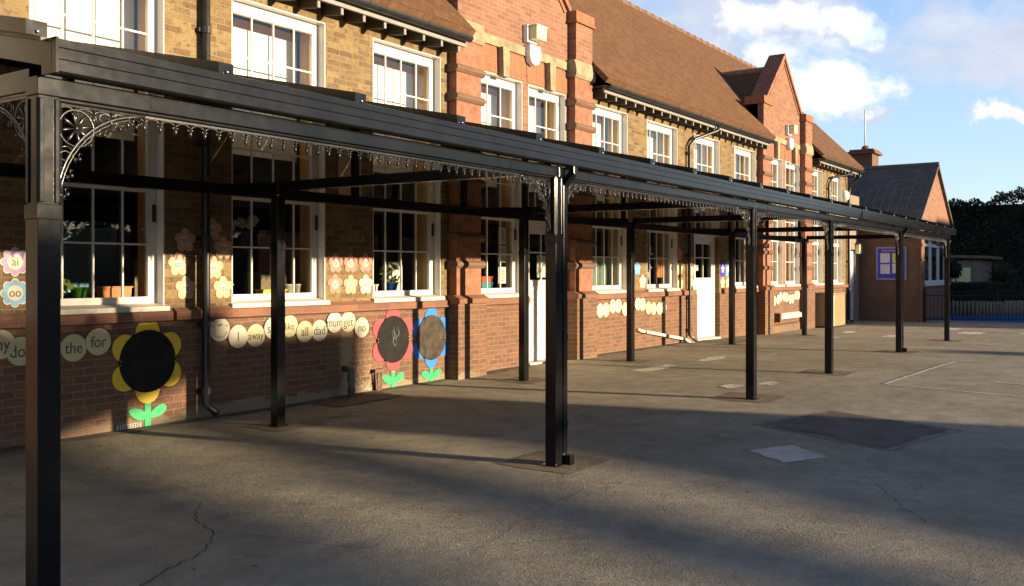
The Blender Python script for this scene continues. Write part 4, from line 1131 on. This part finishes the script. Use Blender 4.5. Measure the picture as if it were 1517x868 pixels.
m.prism(pl, 'z', .05, .98); m.build('body', 'beige', t, bevel=.02)
m = MB(); m.prism([(p[0] * 1.02, p[1] * 1.02) for p in pl], 'z', .983, 1.02); m.build('lid', 'beige', t)
m = MB(); m.box(-.7, .7, -.30, .28, -.05, .05); m.build('foot', 'hcore', t)

# ------------------------------------------------------------------ things on the window sills
def pot(name, lab, cat, x, z, r, h, mat, y=.34, group=None, sq_=False, w=.2):
    t = thing(name, lab, cat, (x, y, z), group)
    m = MB()
    if sq_:
        m.prism([(-w * .92, 0), (w * .92, 0), (w, h), (-w, h)], 'y', -.06, .06); m.box(-w - .01, w + .01, -.068, .068, h, h + .015); m.build('body', mat, t)
    else:
        m.lathe([(r * .7, 0), (r, h), (r * 1.06, h), (r * 1.06, h + .012), (r * .9, h + .012), (r * .85, h - .02)], (0, 0, 0), 20); m.build('body', mat, t)
    return t
SZ = Z0 + .071
pot('plant_bowl', 'lime green bowl inside the leftmost window', 'bowl', 4.98 + .02, SZ, .09, .12, 'bowl')
pot('plant_trough', 'orange planting trough inside the leftmost window', 'trough', 5.36, SZ, 0, .12, 'trough', sq_=True, w=.16)
pot('plastic_tub', 'yellow tub at the left of the second window sill', 'tub', 6.70, SZ, 0, .13, 'ytub', sq_=True, w=.075)
pot('plastic_tub', 'low yellow tray in the middle of the second window sill', 'tub', 7.38, SZ, 0, .06, 'ytub', sq_=True, w=.18)
pot('plastic_tub', 'left of two pale tubs on the second window sill', 'tub', 7.64, SZ, .065, .12, 'tub', group='pale tubs')
pot('plastic_tub', 'right of two pale tubs on the second window sill', 'tub', 7.78, SZ, .062, .12, 'tub', group='pale tubs')
def leafy(t, mat, n, r, c, size, flat=.3):
    m = MB()
    for _ in range(n):
        p = Vector(c) + Vector((random.gauss(0, r * .5), random.gauss(0, r * .4), random.uniform(-r, r) * .8))
        a = random.uniform(0, 2 * PI); u = Vector((math.cos(a), math.sin(a) * .5, random.uniform(-.4, .8))).normalized() * size; v = u.cross(Vector((random.uniform(-1, 1), 1, .2))).normalized() * size * .42
        m.add([p - u, p - u * .2 + v, p + u, p - u * .2 - v], [(0, 1, 2, 3)])
    m.build('leaves', mat, t, fixn=False)
t = pot('potted_plant', 'pale leafed plant in a blue pot inside the third window', 'plant', 9.45, SZ, .12, .13, 'bpot'); leafy(t, 'plant', 18, .16, (0, 0, .28), .09)
t = thing('seed_packet_row', 'green leafy seedlings lying behind the left window bowl', 'plant', (4.86, .40, SZ)); leafy(t, 'plant', 16, .10, (0, 0, .12), .07)
t = pot('plastic_tub', 'white paper tray at the left of the third window sill', 'tub', 9.02, SZ, 0, .10, 'paper', sq_=True, w=.13)
pot('plastic_tub', 'teal storage box inside the gable window', 'box', 11.62, SZ, 0, .10, 'teal', sq_=True, w=.14)
pot('plastic_tub', 'red storage box stacked on the teal box in the gable window', 'box', 11.62, SZ + .117, 0, .08, 'rtub', sq_=True, w=.14)
for j, z in enumerate((1.50, 1.83, 2.12)):
    t = thing('window_paper', '%s printed paper stuck inside the gable window' % ('lowest', 'middle', 'topmost')[j], 'paper', (11.90, .19, z), 'papers in the gable window')
    m = MB(); m.box(-.10, .10, 0, .002, -.13, .13); m.build('sheet', 'paper', t)
    m = MB()
    for k in range(7): m.box(-.07, .07, -.0015, -.0002, .08 - k * .028, .09 - k * .028)
    m.build('print_lines', 'ink', t)
for j, (x, z, r) in enumerate(((6.92, 2.10, .07), (7.05, 2.13, .07), (7.22, 2.15, .09), (7.62, 2.22, .08))):
    t = thing('paper_pompom', '%s grey tissue pompom hanging in the second window' % ordn[j], 'decoration', (x, .50, z), 'tissue pompoms'); m = MB()
    for _ in range(9): m.ball((random.uniform(-r, r) * .5, random.uniform(-r, r) * .5, random.uniform(-r, r) * .5), r * .55, 7, 5)
    m.build('tissue', 'pom', t); m = MB(); m.tube([(0, 0, r * .6), (0, 0, 2.42 - z)], .002, 4); m.build('thread', 'pom', t)
t = thing('window_paper', 'orange card inside the window left of the far white door', 'paper', (17.55, .20, 1.66)); m = MB(); m.box(-.14, .14, 0, .003, -.22, .22); m.build('sheet', 'trough', t)
t = thing('window_paper', 'white curled paper cutouts in the window left of the far white door', 'paper', (17.1, .20, 1.75)); m = MB()
for k in range(9):
    a = random.uniform(0, 6); x, z = random.uniform(-.22, .12), random.uniform(-.38, .4)
    m.tube([(x + .07 * math.cos(a + q), 0, z + .09 * math.sin(a + q)) for q in (0, .6, 1.2, 1.8, 2.4, 3.0)], .018, 5)
m.build('cutouts', 'paper', t)
t = thing('net_curtain', 'pale green net curtain filling the window right of the nearer gable', 'curtain', (15.1, .36, 1.3)); m = MB(); vs = []
for k in range(31): x = -.6 + 1.2 * k / 30; vs += [(x, .02 * math.sin(k * 1.9), 0), (x, .02 * math.sin(k * 1.9), .55)]
m.add(vs, [(2 * k, 2 * k + 2, 2 * k + 3, 2 * k + 1) for k in range(30)]); m.build('net', 'flag', t, fixn=False)
t = thing('window_paper', 'white notice inside the nearer white door glass', 'paper', (13.05, .16, 1.66)); m = MB(); m.box(-.2, .2, 0, .003, -.2, .17); m.build('sheet', 'paper', t)
t = thing('window_paper', 'small white notice inside the far door glass', 'paper', (19.35, .16, 1.64)); m = MB(); m.box(-.1, .1, 0, .003, -.06, .07); m.build('sheet', 'paper', t)
t = thing('window_banner', 'white display boards standing inside the third window', 'board', (9.75, .5, SZ)); m = MB(); m.box(-.14, .14, 0, .02, 0, .42); m.build('sheet', 'paper', t)

# ------------------------------------------------------------------ far yard
o = decal('blue_play_surface', [(34.3, -1.6), (34.6, -16), (50, -16), (50, -1.6)], 'bluefloor', 'bright blue rubber play surface beyond the railings', dz=.006, wob=.0)
F0 = Vector((32.75, -2.02, 0)); F1 = Vector((34.45, -5.2, 0)); 
def fence(a, b, lab, post_end=True):
    d = b - a; L = d.length; ang = math.atan2(d.y, d.x)
    t = thing('railing', lab, 'railing', (a.x, a.y, -.1), None, ang)
    m = MB(); m.box(0, L, -.012, .012, .10, .13); m.box(0, L, -.012, .012, .86, .89); m.build('rails', 'black', t)
    m = MB(); n = int(L / .115)
    for k in range(n):
        x = .06 + k * L / n
        m.tube([(x, 0, .05), (x, 0, .98)], .007, 5)
        if k % 2 == 0 and k < n - 1:
            x2 = x + L / n
            m.tube([(x + (x2 - x) / 2 - (x2 - x) / 2 * math.cos(PI * q / 6), 0, .98 + .05 * math.sin(PI * q / 6)) for q in range(7)], .007, 5)
    m.build('hooped_bars', 'black', t)
    for x in ([0, L] if post_end else [0]):
        m = MB(); m.box(x - .03, x + .03, -.03, .03, -.1, 1.10); m.ball((x, 0, 1.12), .035); m.build('railing_post', 'black', t)
fence(F0, F1, 'low black hoop topped railing between the wing and the blue yard')
fence(F1 + Vector((.03, -.06, 0)), F1 + Vector((1.2, -3.4, 0)), 'second length of black hoop topped railing at the right edge')
# curved log planter with clipped hedge
pt = thing('log_planter', 'curved planter edged with upright logs beyond the railings', 'planter', (40.3, -2.2, -.1))
arc = [(-1.6 + .0, 1.9), (-1.72, .7), (-1.55, -.5), (-1.0, -1.35), (-.1, -1.75), (1.2, -1.9), (2.6, -1.8)]
m = MB(); P = []
for a, b in zip(arc, arc[1:]):
    n = max(1, int(math.dist(a, b) / .125))
    for q in range(n): P.append((a[0] + (b[0] - a[0]) * q / n, a[1] + (b[1] - a[1]) * q / n))
for p in P:
    h = .55 + random.uniform(-.02, .02); m.lathe([(.062, -.1), (.062, h - .01), (.05, h)], (p[0], p[1], 0), 8)
m.build('log_edging', 'log', pt)
m = MB(); m.prism([(p[0] * .95, p[1] * .95) for p in arc] + [(2.5, 1.9)], 'z', 0, .45); m.build('soil', 'hcore', pt)
def leaf_cloud(m, n, fpt, size, sq_=.5):
    for _ in range(n):
        p = Vector(fpt()); u = Vector((random.gauss(0, 1), random.gauss(0, 1), random.gauss(0, 1))).normalized(); v = u.orthogonal().normalized()
        v = (v * math.cos(1) + u.cross(v) * math.sin(random.uniform(0, 6))).normalized(); s_ = size * random.uniform(.6, 1.4)
        m.add([p - u * s_, p + v * s_ * sq_, p + u * s_, p - v * s_ * sq_], [(0, 1, 2, 3)])
hd = thing('clipped_hedge', 'dark clipped low hedge growing above the log edging', 'hedge', (40.3, -2.2, .35))
m = MB()
poly = [(p[0] * .9, p[1] * .9) for p in arc] + [(2.5, 1.7)]
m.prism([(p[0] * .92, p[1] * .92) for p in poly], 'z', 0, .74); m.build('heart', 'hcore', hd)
m = MB()
def hp():
    i = random.randrange(len(arc) - 1); t_ = random.random(); a, b = arc[i], arc[i + 1]; q = random.uniform(.78, .97)
    if random.random() < .35: q = random.uniform(.1, .95); return ((a[0] + (b[0] - a[0]) * t_) * q, (a[1] + (b[1] - a[1]) * t_) * q, .74 + random.uniform(-.02, .06))
    return ((a[0] + (b[0] - a[0]) * t_) * q, (a[1] + (b[1] - a[1]) * t_) * q, random.uniform(.02, .78))
leaf_cloud(m, 3500, hp, .05); m.build('foliage', 'hedge', hd, fixn=False)
# cabin
cb_ = thing('garden_cabin', 'small brown timber cabin with a flat overhanging roof behind the planter', 'cabin', (45.6, -.2, -.1))
m = MB(); m.box(-1.5, 1.6, -1.9, 1.6, 0, 2.15); m.build('wall', 'wood', cb_)
m = MB(); m.prism([(-2.3, 2.22), (2.0, 2.38), (2.0, 2.50), (-2.3, 2.34)], 'x', -1.8, 1.9); m.build('roof', 'felt', cb_)
m = MB(); m.box(-1.53, -1.501, -1.5, -.3, .9, 1.85); w_ = m.build('window', 'lensy', cb_)  # sunlit patch on the cabin wall, put into this pale yellow sheet
m = MB(); m.box(-1.545, -1.531, -1.56, -1.5, .85, 1.9); m.box(-1.545, -1.531, -.3, -.24, .85, 1.9); m.box(-1.545, -1.531, -.93, -.88, .9, 1.85); m.build('frame', 'wood', w_)
# plants in the planter
def spiky(name, lab, loc, n, L, mat='shrub', cat='plant', group=None):
    t = thing(name, lab, cat, loc, group); m = MB()
    for _ in range(n):
        a = random.uniform(0, 2 * PI); e = random.uniform(.2, 1.3); l = L * random.uniform(.7, 1.1); w = .018 + .02 * random.random()
        d = Vector((math.cos(a) * math.cos(e), math.sin(a) * math.cos(e), math.sin(e))); s_ = Vector((-math.sin(a), math.cos(a), 0)) * w
        p0 = Vector((0, 0, .1)); p1 = p0 + d * l * .55; p2 = p0 + d * l + Vector((0, 0, -.25 * l * math.cos(e)))
        m.add([p0 - s_ * .6, p0 + s_ * .6, p1 + s_, p1 - s_, p2], [(0, 1, 2, 3), (3, 2, 4)])
    m.build('leaves', mat, t, fixn=False); m = MB(); m.tube([(0, 0, -.3), (0, 0, .2)], [.07, .05], 7); m.build('stem', 'bark', t)
spiky('spiky_palm', 'grey green spiky palm rising behind the clipped hedge', (41.3, -3.2, 1.0), 230, 1.15)
spiky('spiky_palm', 'smaller spiky plant right of the grey green palm', (42.5, -4.6, .7), 170, 1.0)
spiky('spiky_palm', 'spiky plant at the right edge beyond the railings', (43.5, -5.9, .5), 150, 1.1)
def bush(name, lab, loc, rx, ry, rz, n, size, mat, cat='shrub', group=None, core=True, stem=True):
    t = thing(name, lab, cat, loc, group); m = MB(); cl = [(random.uniform(-1, 1) * rx * .6, random.uniform(-1, 1) * ry * .6, rz * random.uniform(.45, 1.3), random.uniform(.3, .55)) for _ in range(16)]
    def fp():
        c = random.choice(cl); u = Vector((random.gauss(0, 1), random.gauss(0, 1), random.gauss(0, 1))).normalized() * random.uniform(.7, 1.05)
        return (c[0] + u.x * c[3] * rx, c[1] + u.y * c[3] * ry, c[2] + u.z * c[3] * rz)
    leaf_cloud(m, n, fp, size); m.build('crown', mat, t, fixn=False)
    if core:
        m = MB()
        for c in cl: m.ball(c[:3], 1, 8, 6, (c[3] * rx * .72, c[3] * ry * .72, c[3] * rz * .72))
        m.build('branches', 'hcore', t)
    if stem: m = MB(); m.tube([(0, 0, -.2), (0, 0, rz)], [.08, .05], 7); m.build('trunk', 'bark', t)
    return t
bush('leafy_shrub', 'dark leafy shrub in front of the cabin', (41.2, -1.35, .9), .7, .7, .7, 900, .06, 'hedge')
bush('leafy_shrub', 'dull shrub between the planter and the tall hedge', (45.2, -4.2, -.1), 1.1, 1.1, .8, 1100, .07, 'shrub')
# timber fence beyond the planter, right
t = thing('timber_fence', 'low brown timber fence beyond the blue yard at the right edge', 'fence', (46.6, -3.0, -.1)); m = MB()
for k in range(60): m.box(-.01, .01, -k * .13 - .055, -k * .13 + .055, 0, .75 + .02 * (k % 2))
m.build('boards', 'log', t); m = MB(); m.box(.011, .05, -7.8, 0, .2, .27); m.box(.011, .05, -7.8, 0, .5, .57); m.build('rails', 'wood', t)
# tall dark hedge closing the yard
hg = thing('tall_hedge', 'tall dark ivy covered hedge closing the far side of the yard', 'hedge', (51, 2, -.1))
HP = [(0, 7.0), (0, -3), (.4, -9), (.2, -16), (0, -30)]
def hedge_h(y): return 5.35 + .22 * math.sin(y * .9) + .15 * math.sin(y * 2.7 + 1) + .12 * math.sin(y * 6.1)
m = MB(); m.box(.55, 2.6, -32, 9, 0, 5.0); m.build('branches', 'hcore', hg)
m = MB()
def hfp():
    y = random.uniform(-14, 9); h = hedge_h(y)
    if random.random() < .2: return (random.uniform(-.2, 1.4), y, h - .45 + random.uniform(0, .5))
    z = random.uniform(0, h); return (.35 * math.sin(y * 1.7 + z * 1.3) * .6 + .2 * math.sin(z * 4 + y * 3) + random.uniform(-.12, .5), y, z)
leaf_cloud(m, 34000, hfp, .085); m.build('foliage', 'hedge', hg, fixn=False)
m = MB(); pp = []
for _ in range(14):
    y = random.uniform(-13, 8); m.tube([(.5, y, hedge_h(y) - .3), (.5 + random.uniform(-.1, .1), y + random.uniform(-.15, .15), hedge_h(y) + random.uniform(.2, .5))], [.012, .004], 4)
m.build('stray_twigs', 'bark', hg)

# ------------------------------------------------------------------ unseen things behind the camera, most of them added to shade the yard
def limb(m, a, b, r0, r1, n=7, wob=.12):
    a = Vector(a); b = Vector(b); pts = []
    for k in range(n + 1):
        t_ = k / n; p = a.lerp(b, t_); w = wob * math.sin(t_ * PI); p += Vector((0, random.uniform(-w, w), random.uniform(-w, w))); pts.append(p)
    m.tube(pts, [r0 + (r1 - r0) * k / n for k in range(n + 1)], 8)
hs = thing('shading_building', 'unseen flat topped building across the yard, shaped to cast the large shadow', 'building', (15.6, -34.5, +.12))  # unseen building, sized so its edge casts the big yard shadow
m = MB(); m.box(-.57, 1.58, -.6, .6, -.2, 5.0); m.build('wall', 'dkbrick', hs)
m = MB(); m.box(-.62, 1.62, -.65, .65, 5.0, 5.10); m.build('roof', 'felt', hs)
hs2 = thing('sloped_shade_blocker', 'long sloped blocker across the yard, added to shade the foreground', 'shed', (10.5, -34.8, +.12))  # unseen wedge added to shade the foreground below the sun streaks
m = MB(); m.prism([(-2, -.2), (4.38, -.2), (4.38, 3.86), (1.0, 2.85), (.9, 2.2), (-2, 2.2)], 'y', -.35, .35); m.build('wall', 'wood', hs2)
m = MB(); m.prism([(1.0, 2.86), (4.4, 3.875), (4.4, 3.94), (1.0, 2.92)], 'y', -.4, .4); m.build('roof', 'felt', hs2)
hs5 = thing('post_shade_blocker', 'tall square blocker across the yard, added to shade the corner post', 'pillar', (9.95, -34, +.12))  # added out of view to keep sun off the lower corner post
m = MB(); m.box(-.42, .42, -.4, .4, -.2, 5.30); m.build('shaft', 'dkbrick', hs5)
m = MB(); m.box(-.48, .48, -.46, .46, 5.30, 5.42); m.build('cap', 'stone', hs5)
tr = thing('spreading_tree', 'low spreading bare limbed tree across the yard', 'tree', (4.5, -34.2, +.12))
m = MB(); limb(m, (0, 0, -.2), (.3, 0, 2.2), .42, .33, 6, .1); m.build('trunk', 'bark', tr)
m = MB()
# long rising limbs, seen edge-on from the school; their gaps let slanting streaks of sun through
for (za, zb, r0, r1) in ((.20, 3.26, .06, .06), (1.30, 4.36, .13, .14), (1.86, 4.92, .13, .15), (2.2, 5.22, .12, .15)):
    limb(m, (.2, random.uniform(-.3, .3), za), (10.4, random.uniform(-.6, .6), zb - .05), r0 + .03, r1, 12, .05)
limb(m, (3, .2, 2.1), (10.3, .1, 3.72), .08, .08, 10, .05)
for _ in range(9):
    x = random.uniform(1, 9.5); z = 1.2 + .29 * x + random.uniform(.1, 1.4); limb(m, (x, random.uniform(-.5, .5), z), (x + random.uniform(.6, 1.8), random.uniform(-1.2, 1.2), z + random.uniform(.1, .9)), .035, .012, 5, .1)
m.build('limbs', 'bark', tr)
m = MB()
def tfp():
    x = random.uniform(0, 8.5); x = 10.35 - abs(random.gauss(0, 2.2)); lo = 1.66 + .3 * x; return (x, random.gauss(0, .6), random.uniform(min(lo + .22, 5.0), 5.3))
leaf_cloud(m, 5200, tfp, .095); leaf_cloud(m, 620, lambda: (random.uniform(6.4, 9.55), random.gauss(0, .5), random.uniform(5.2, 5.95)), .085); m.build('crown', 'treeleaf', tr, fixn=False)
gp = thing('shadow_band_blocker', 'broad blocker across the yard, added to cast the dark ground band', 'pier', (26.6, -34, +.12))  # unseen block added to throw the broad dark band on the ground
m = MB(); m.box(-.4, .4, -.4, .4, -.2, 3.45); m.build('shaft', 'dkbrick', gp); m = MB(); m.box(-.48, .48, -.48, .48, 3.45, 3.6); m.build('cap', 'stone', gp)
hs3 = thing('wing_shade_blocker', 'wide gabled blocker across the yard, added to shade the wing', 'house', (39.2, -36, +.12))  # unseen mass added to keep the wing front and far yard shaded
m = MB(); m.prism([(0, -.2), (26, -.2), (26, 7.3), (4.6, 7.3), (0, 4.9)], 'y', -4, 2); m.build('wall', 'dkbrick', hs3)
m = MB(); m.prism([(-.2, 4.8), (4.5, 7.31), (26.2, 7.31), (26.2, 7.42), (4.45, 7.42), (-.25, 4.9)], 'y', -4.2, 2.2); m.build('roof', 'felt', hs3)
hs4 = thing('skyline_blocker', 'long low wall across the yard, added to darken low reflections', 'wall', (-40, -36, -.05))  # unseen wall added as a dark low skyline for the reflections
m = MB(); m.box(0, 79, -.12, .12, -.2, 2.75); m.build('brickwork', 'dkbrick', hs4)
m = MB(); m.box(0, 79, -.17, .17, 2.75, 2.83); m.build('coping', 'stone', hs4)
tb = thing('far_tree_belt', 'distant belt of trees closing the view behind the camera', 'trees', (0, -115, 0)); tb['kind'] = 'stuff'; del tb['category']
m = MB(); n = 70; vs = []
for k in range(n + 1):
    x = -110 + 260 * k / n; vs += [(x, random.uniform(-1, 1), -1), (x, random.uniform(-1, 1), 7.2 + 1.0 * math.sin(k * .9) + .9 * math.sin(k * 2.3 + 1))]
m.add(vs, [(2 * k, 2 * k + 2, 2 * k + 3, 2 * k + 1) for k in range(n)])
leaf_cloud(m, 9000, lambda: (random.uniform(-110, 150), random.gauss(0, 1.2), random.uniform(3, 9.4) - .6 * random.random()), .5); m.build('foliage', 'hedge', tb, fixn=False)
for i, (x, y, sx, h) in enumerate([(-6, -38, 3.6, 2.0), (-14, -38, 4, 2.4), (-24, -38, 4.5, 3.0)]):
    bush('boundary_tree', '%s leafy tree in the boundary row behind the camera' % ordn[i], (x, y, -.05), sx, 1.8, h, 3200, .16, 'treeleaf', 'tree', 'boundary trees')

# ------------------------------------------------------------------ world, sun
SUN_AZ, SUN_EL = 14.3, 7.1
w = bpy.data.worlds.new('World'); S.world = w; w.use_nodes = True; nt = w.node_tree; nt.nodes.clear(); b = NB(nt)
out = b.n('ShaderNodeOutputWorld'); bg = b.n('ShaderNodeBackground'); b.l(bg.outputs[0], out.inputs['Surface'])
sky = b.n('ShaderNodeTexSky', sky_type='NISHITA'); sky.sun_disc = False; sky.sun_elevation = R(SUN_EL); sky.sun_rotation = R(180 - SUN_AZ)
sky.altitude = 30; sky.air_density = 1.0; sky.dust_density = .6; sky.ozone_density = 1.4
tc = b.n('ShaderNodeTexCoord').outputs['Generated']
AX = R(90 - 55.1)   # compass of the yard's long view, used to lay the cloud banks out over the far roofs
fw = (math.cos(AX), math.sin(AX), 0); rt = (math.sin(AX), -math.cos(AX), 0)
def dot(v):
    n = b.n('ShaderNodeVectorMath', operation='DOT_PRODUCT'); b.l(tc, n.inputs[0]); n.inputs[1].default_value = v; return n.outputs['Value']
sep = b.n('ShaderNodeSeparateXYZ'); b.l(tc, sep.inputs[0])
fz = b.math('MAXIMUM', dot(fw), .02)
ca = b.math('DIVIDE', dot(rt), fz); ce = b.math('DIVIDE', sep.outputs['Z'], fz)
n1 = b.noise(b.scale(tc, (1, 1, 2.2)), 5.0, 9, .62); n2 = b.noise(b.scale(tc, (1, 1, 2.0), (4, 2, 1)), 13.0, 8, .65)
wn_ = b.n('ShaderNodeTexNoise'); wn_.inputs['Scale'].default_value = 7.0; wn_.inputs['Detail'].default_value = 9; wn_.inputs['Roughness'].default_value = .62
b.l(tc, wn_.inputs['Vector']); ws_ = b.n('ShaderNodeSeparateColor'); b.l(wn_.outputs['Color'], ws_.inputs[0])
ca = b.math('ADD', ca, b.math('MULTIPLY', b.math('SUBTRACT', ws_.outputs[0], .5), .34)); ce = b.math('ADD', ce, b.math('MULTIPLY', b.math('SUBTRACT', ws_.outputs[1], .5), .17))
def blob(px, py, rx, ry, amp=1.0):
    x0 = (px - 758.5) / 1370; y0 = (403 - py) / 1370; rx /= 1370; ry /= 1370
    dx = b.math('DIVIDE', b.math('SUBTRACT', ca, x0), rx); dy = b.math('DIVIDE', b.math('SUBTRACT', ce, y0), ry)
    d = b.math('ADD', b.math('MULTIPLY', dx, dx), b.math('MULTIPLY', dy, dy))
    return b.math('MULTIPLY', b.math('SUBTRACT', 1.0, d, clamp=False), amp)
def vmax(l):
    r_ = l[0]
    for q in l[1:]: r_ = b.math('MAXIMUM', r_, q)
    return r_
front = b.math('GREATER_THAN', dot(fw), .05)
dens = vmax([blob(1120, 15, 230, 60, 1.1), blob(1075, 60, 110, 70, .9), blob(1215, 130, 120, 62), blob(1150, 95, 110, 60, .9), blob(1230, 35, 175, 58), blob(1040, 30, 170, 70, .8), blob(1380, 70, 190, 38, .8), blob(1490, 30, 120, 45, .7), blob(1475, 160, 42, 15, .7), blob(1265, 182, 50, 14, .6), blob(1420, 105, 130, 16, .3), blob(900, -60, 220, 70, .9)])
dens = b.math('MAXIMUM', dens, -.9)
nn = b.math('ADD', b.math('MULTIPLY', b.math('SUBTRACT', n1, .5), 2.6), b.math('MULTIPLY', b.math('SUBTRACT', n2, .5), 1.3))
mask_f = b.ramp(b.math('ADD', b.math('ADD', dens, nn), .22), [(.0, 0.0), (1.0, 1.0)])
mask_b = b.ramp(b.noise(b.scale(tc, (1, 1, 2.6), (1, 5, 2)), 2.6, 9, .6), [(.50, 0.0), (.66, .9)])
fac = b.mix(front, mask_b, mask_f)
# bright sunlit towers against greyer undersides
lit = vmax([blob(1235, 130, 115, 70), blob(1330, 30, 60, 45, 1.2), blob(1160, 100, 70, 50, .8), blob(1150, 30, 60, 34, .5), blob(1475, 160, 42, 20, .6), blob(1270, 10, 60, 30, .7)])
litf = b.ramp(b.math('ADD', lit, b.math('MULTIPLY', b.math('SUBTRACT', n2, .5), 2.4)), [(.0, 0.0), (.95, 1.0)])
ccol = b.mix(litf, b.mix(n2, (2.7, 3.0, 3.9), (4.9, 5.1, 5.6)), (8.2, 7.8, 7.1))
ccol_b = b.mix(n2, (1.6, 1.8, 2.2), (4.6, 3.8, 2.8))
ccol = b.mix(front, ccol_b, ccol)
grad = b.ramp(sep.outputs['Z'], [(.0, (.60, .70, .72)), (.10, (.42, .59, .76)), (.30, (.24, .40, .70)), (.45, (.07, .14, .32)), (.8, (.04, .08, .20))])
gs = b.n('ShaderNodeVectorMath', operation='SCALE'); b.l(grad, gs.inputs[0]); gs.inputs['Scale'].default_value = 9.0
skyc = b.mix(.72, sky.outputs[0], gs.outputs[0])
col = b.mix(b.math('MULTIPLY', fac, .92), skyc, ccol)
b.l(col, bg.inputs['Color']); bg.inputs['Strength'].default_value = .076
sl = bpy.data.lights.new('sun', 'SUN'); sl.energy = 5.0; sl.angle = R(.5); sl.color = (1.0, .785, .51)
so = bpy.data.objects.new('sun', sl); COL.objects.link(so)
dirv = Vector((-math.sin(R(SUN_AZ)) * math.cos(R(SUN_EL)), math.cos(R(SUN_AZ)) * math.cos(R(SUN_EL)), -math.sin(R(SUN_EL))))
so.rotation_euler = dirv.to_track_quat('-Z', 'Y').to_euler(); so.location = (20, -30, 20)

# ------------------------------------------------------------------ camera
cam = bpy.data.cameras.new('camera'); co = bpy.data.objects.new('camera', cam); COL.objects.link(co); S.camera = co
co.location = (0, -8.3, 1.55)
look = Vector((math.sin(R(55.1)), math.cos(R(55.1)), 0)); co.rotation_euler = look.to_track_quat('-Z', 'Y').to_euler()
cam.sensor_width = 36; cam.lens = 1370 / 1517 * 36; cam.shift_y = -(434 - 403) / 1517; cam.clip_end = 1500; cam.clip_start = .05
S.view_settings.view_transform = 'Standard'; S.view_settings.look = 'None'; S.view_settings.gamma = 1; S.view_settings.exposure = 1.32
S.render.engine = 'CYCLES'; S.cycles.max_bounces = 8; S.cycles.transparent_max_bounces = 12
